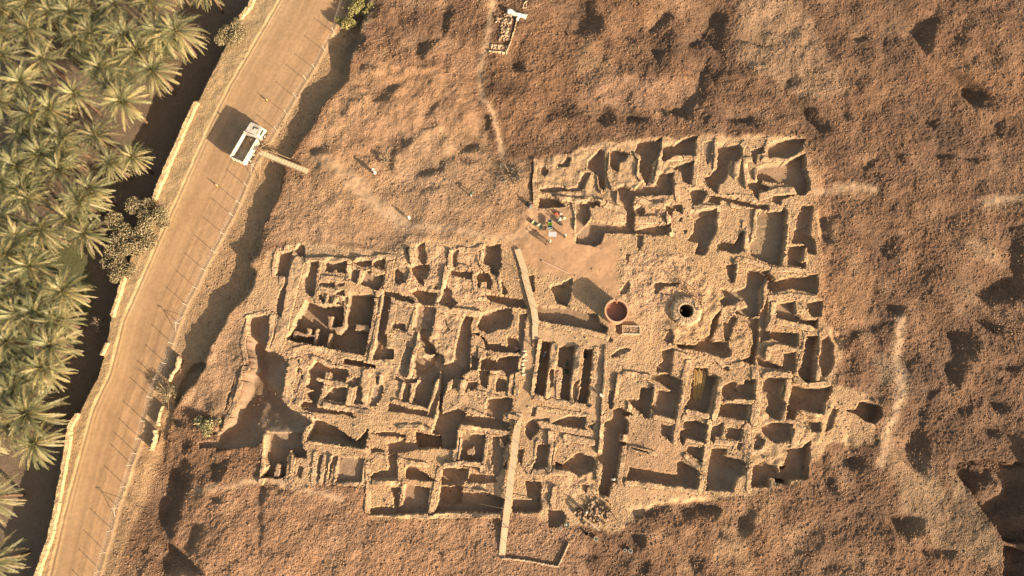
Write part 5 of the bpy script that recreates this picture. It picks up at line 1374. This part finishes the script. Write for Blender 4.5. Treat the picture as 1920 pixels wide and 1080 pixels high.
# ---------------------------------------------------------------- people
POSES = {
 'stand': dict(pel=(0,0,.93), chest=(.02,0,1.28), neck=(.02,0,1.47), head=(.05,0,1.63), hipL=(0,.10,.90), knL=(.03,.11,.49), anL=(0,.12,.08), hipR=(0,-.10,.90), knR=(.02,-.12,.49), anR=(-.04,-.14,.08), shL=(0,.19,1.41), elL=(-.03,.27,1.12), wrL=(.10,.27,.90), shR=(0,-.19,1.41), elR=(-.04,-.27,1.12), wrR=(.12,-.22,.93)),
 'walk': dict(pel=(0,0,.92), chest=(.05,0,1.27), neck=(.07,0,1.46), head=(.11,0,1.61), hipL=(0,.10,.89), knL=(.20,.11,.52), anL=(.25,.11,.08), hipR=(0,-.10,.89), knR=(-.02,-.11,.47), anR=(-.30,-.12,.13), shL=(.04,.19,1.40), elL=(-.12,.25,1.14), wrL=(-.10,.25,.88), shR=(.04,-.19,1.40), elR=(.10,-.25,1.13), wrR=(.30,-.22,.98)),
 'bend': dict(pel=(-.10,0,.86), chest=(.26,0,1.02), neck=(.44,0,1.04), head=(.58,0,1.00), hipL=(-.09,.10,.84), knL=(.02,.12,.46), anL=(-.06,.13,.08), hipR=(-.09,-.10,.84), knR=(-.02,-.13,.46), anR=(-.18,-.15,.08), shL=(.38,.19,1.0), elL=(.45,.24,.72), wrL=(.52,.18,.46), shR=(.38,-.19,1.0), elR=(.42,-.24,.72), wrR=(.50,-.16,.44)),
 'crouch': dict(pel=(-.20,0,.28), chest=(.04,0,.58), neck=(.15,0,.76), head=(.24,0,.88), hipL=(-.18,.10,.27), knL=(.20,.17,.46), anL=(.02,.15,.08), hipR=(-.18,-.10,.27), knR=(.20,-.17,.46), anR=(.02,-.16,.08), shL=(.10,.19,.70), elL=(.26,.25,.48), wrL=(.42,.17,.34), shR=(.10,-.19,.70), elR=(.24,-.26,.48), wrR=(.40,-.14,.30))}
def person(u, v, z, pose, yaw, shirt, legs, headw, label, robe=False, props=None):
    x, y, _ = px(u, v, z); g = gtop(x, y); J = {k: Vector(p) for k, p in POSES[pose].items()}
    r = empty("person", (x, y, g), yaw); tag(r, label, "person", "people at work on the dig")
    V, E_, Rd = [], [], []
    def v_(p, rad): V.append(tuple(p)); Rd.append(rad); return len(V) - 1
    def e_(a, b): E_.append((a, b))
    p = v_(J['pel'], .13); c = v_(J['chest'], .145); e_(p, c); n = v_(J['neck'], .058); e_(c, n); h0 = v_(J['neck'].lerp(J['head'], .45), .07); e_(n, h0); h = v_(J['head'], .098); e_(h0, h); hd = (J['head'] - J['neck']).normalized(); h2 = v_(J['head'] + hd * .09, .07); e_(h, h2)
    fwd = Vector((1, 0, 0)) if pose != 'bend' else Vector((.2, 0, -1)).normalized(); ns = v_(J['head'] + fwd * .115 - hd * .01, .014); e_(h, ns)
    for s, sg in (('L', 1), ('R', -1)):
        hp = v_(J['hip' + s], .10); kn = v_(J['kn' + s], .062); an = v_(J['an' + s], .042); ft = v_(J['an' + s] + Vector((.15, .01 * sg, -.045)), .034); e_(p, hp); e_(hp, kn); e_(kn, an); e_(an, ft)
        sh = v_(J['sh' + s], .065); el = v_(J['el' + s], .042); wr = v_(J['wr' + s], .028); e_(c, sh); e_(sh, el); e_(el, wr); d = (J['wr' + s] - J['el' + s]).normalized(); pm = v_(J['wr' + s] + d * .07, .034); e_(wr, pm)
        lat = Vector((0, 1, 0)).cross(d).normalized()
        for k in range(4):
            a = v_(J['wr' + s] + d * .115 + lat * (k - 1.5) * .022, .010); b = v_(J['wr' + s] + d * (.155 + (.02, .03, .025, .005)[k]) + lat * (k - 1.5) * .025 + Vector((.012, -sg * .02, 0)), .008); e_(pm, a); e_(a, b)
        a = v_(J['wr' + s] + d * .06 + lat * -.05 + Vector((0, -sg * .01, 0)), .010); e_(pm, a)
    me = bpy.data.meshes.new("body"); me.from_pydata(V, E_, []); me.materials.append(M_skin); o = link(bpy.data.objects.new("body", me), r)
    o.modifiers.new("skin", 'SKIN'); sv_ = me.skin_vertices[0].data
    for i, rad in enumerate(Rd): sv_[i].radius = (rad, rad)
    sv_[0].use_root = True; o.modifiers.new("sub", 'SUBSURF').levels = 1
    mb = MB(); up = Vector((0, 0, 1)); pe, ch, nk = J['pel'], J['chest'], J['neck']
    def ell(path, rads, ry=1.3):
        b = len(mb.v); m = 14
        for i, (q, rad) in enumerate(zip(path, rads)):
            d = (path[min(i + 1, len(path) - 1)] - path[max(0, i - 1)]).normalized(); ay = Vector((0, 1, 0)); ax = ay.cross(d).normalized()
            for k in range(m): a = 2 * math.pi * k / m; mb.v.append(tuple(q + ax * math.cos(a) * rad + ay * math.sin(a) * rad * ry))
        for i in range(len(path) - 1):
            for k in range(m): mb.f.append((b + i * m + k, b + i * m + (k + 1) % m, b + (i + 1) * m + (k + 1) % m, b + (i + 1) * m + k))
    if robe: ell([Vector((pe.x, 0, .16)), Vector((pe.x, 0, .5)), pe, ch, ch.lerp(nk, .6), nk], [.27, .23, .175, .175, .15, .07])
    else: ell([pe - (ch - pe) * .25, pe, pe.lerp(ch, .5), ch, ch.lerp(nk, .6), nk], [.175, .165, .155, .17, .14, .07])
    for s in 'LR': mb.tube([J['sh' + s], J['el' + s], J['el' + s].lerp(J['wr' + s], .85)], [.085, .06, .048], 10)
    mb.build("robe" if robe else "shirt", shirt, r, True)
    if not robe:
        mb = MB()
        for s in 'LR': mb.tube([J['hip' + s] + Vector((0, 0, .04)), J['kn' + s], J['an' + s] + Vector((0, 0, .03))], [.125, .085, .062], 10)
        mb.build("trousers", legs, r, True)
    mb = MB(); hc = J['head'] + hd * .05; mb.lathe([(.125, -.02), (.125, .05), (.09, .11), (0, .135)], 16, tuple(hc))
    if headw is not C_black: mb.lathe([(.125, .0), (.165, -.02), (.16, .0), (.12, .02)], 16, tuple(hc))
    mb.build("head_cloth" if headw is not C_black else "hair", headw, r, True)
    mb = MB()
    for s in 'LR': a = J['an' + s]; mb.box(a + Vector((.06, 0, -.045)), (.27, .10, .075))
    mb.build("shoes", M_black, r, bevel=.02)
    return r
person(1031, 455.5, 0, 'stand', 2.6, C_cream, C_brown, C_cream, "person in pale clothes standing with a tool below the white table, casting a long shadow")
person(1025, 458.5, 0, 'stand', 2.3, C_brown, C_black, C_black, "bareheaded person in brown standing left of the pale clad one, below the white table")
person(1059.5, 445, 0, 'stand', 3.4, C_cream, C_cream, C_white, "person in a pale hat standing right of the white table")
person(1048, 415, 0, 'crouch', 1.0, C_white, C_black, C_white, "person in a white top crouching at the right of the yard")
person(1051, 421, 0, 'crouch', 2.4, C_black, C_black, C_black, "person in black crouching below the one in white")
person(990, 384, 0, 'crouch', .4, C_black, C_black, C_black, "person in black crouching at the upper left of the yard"); person(994, 389, 0, 'crouch', 1.2, C_blue, C_blue, C_black, "person in grey blue crouching just behind the one in black")
person(883, 366, 0, 'bend', .8, C_teal, C_white, C_black, "person in teal top and white trousers bending over on the sandy slope")
person(701, 323, 0, 'stand', -.6, C_white, C_black, C_white, "left one of two white hatted people by the thorn pile"); person(705, 328, 0, 'stand', 2.4, C_white, C_red, C_white, "right one of the two white hatted people by the thorn pile, red trousers")
person(768.5, 411, 0, 'walk', 2.6, C_white, C_brown, C_white, "person in white walking along the pale path on the slope")
person(999, 648.5, 0, 'bend', 2.0, C_brown, C_black, C_black, "person in brown bending over gear at the platform's upper left")
person(1020, 668, -1.4, 'bend', 1.2, C_blue, C_black, C_white, "person in a white hat inside the left trench"); person(1063, 684, -1.3, 'bend', 1.5, C_green, C_green, C_black, "upper of two people in dark green in the middle trench"); person(1063, 696, -1.3, 'crouch', -1.2, C_green, C_black, C_green, "lower of two people in dark green in the middle trench")
person(1098, 668, -1.4, 'crouch', 1.5, C_black, C_black, C_black, "person in black crouching inside the right trench")
person(1127, 742, 0, 'crouch', 2.6, C_pink, C_brown, C_white, "person in faded pink crouching at the platform's lower right")
person(1149, 899, -1.0, 'walk', 1.4, C_white, C_cream, C_white, "person in white walking up the shaded sunken alley", True)
person(1098, 959, 0, 'stand', 2.5, C_green, C_white, C_white, "person in a green top standing over the timber heap in the south"); person(1084, 960, 0, 'bend', .5, C_brown, C_brown, C_black, "person in brown bending at the left of the timber heap")
x, y, _ = px(1286, 583, .3); open_ground(x, y, 1.6)
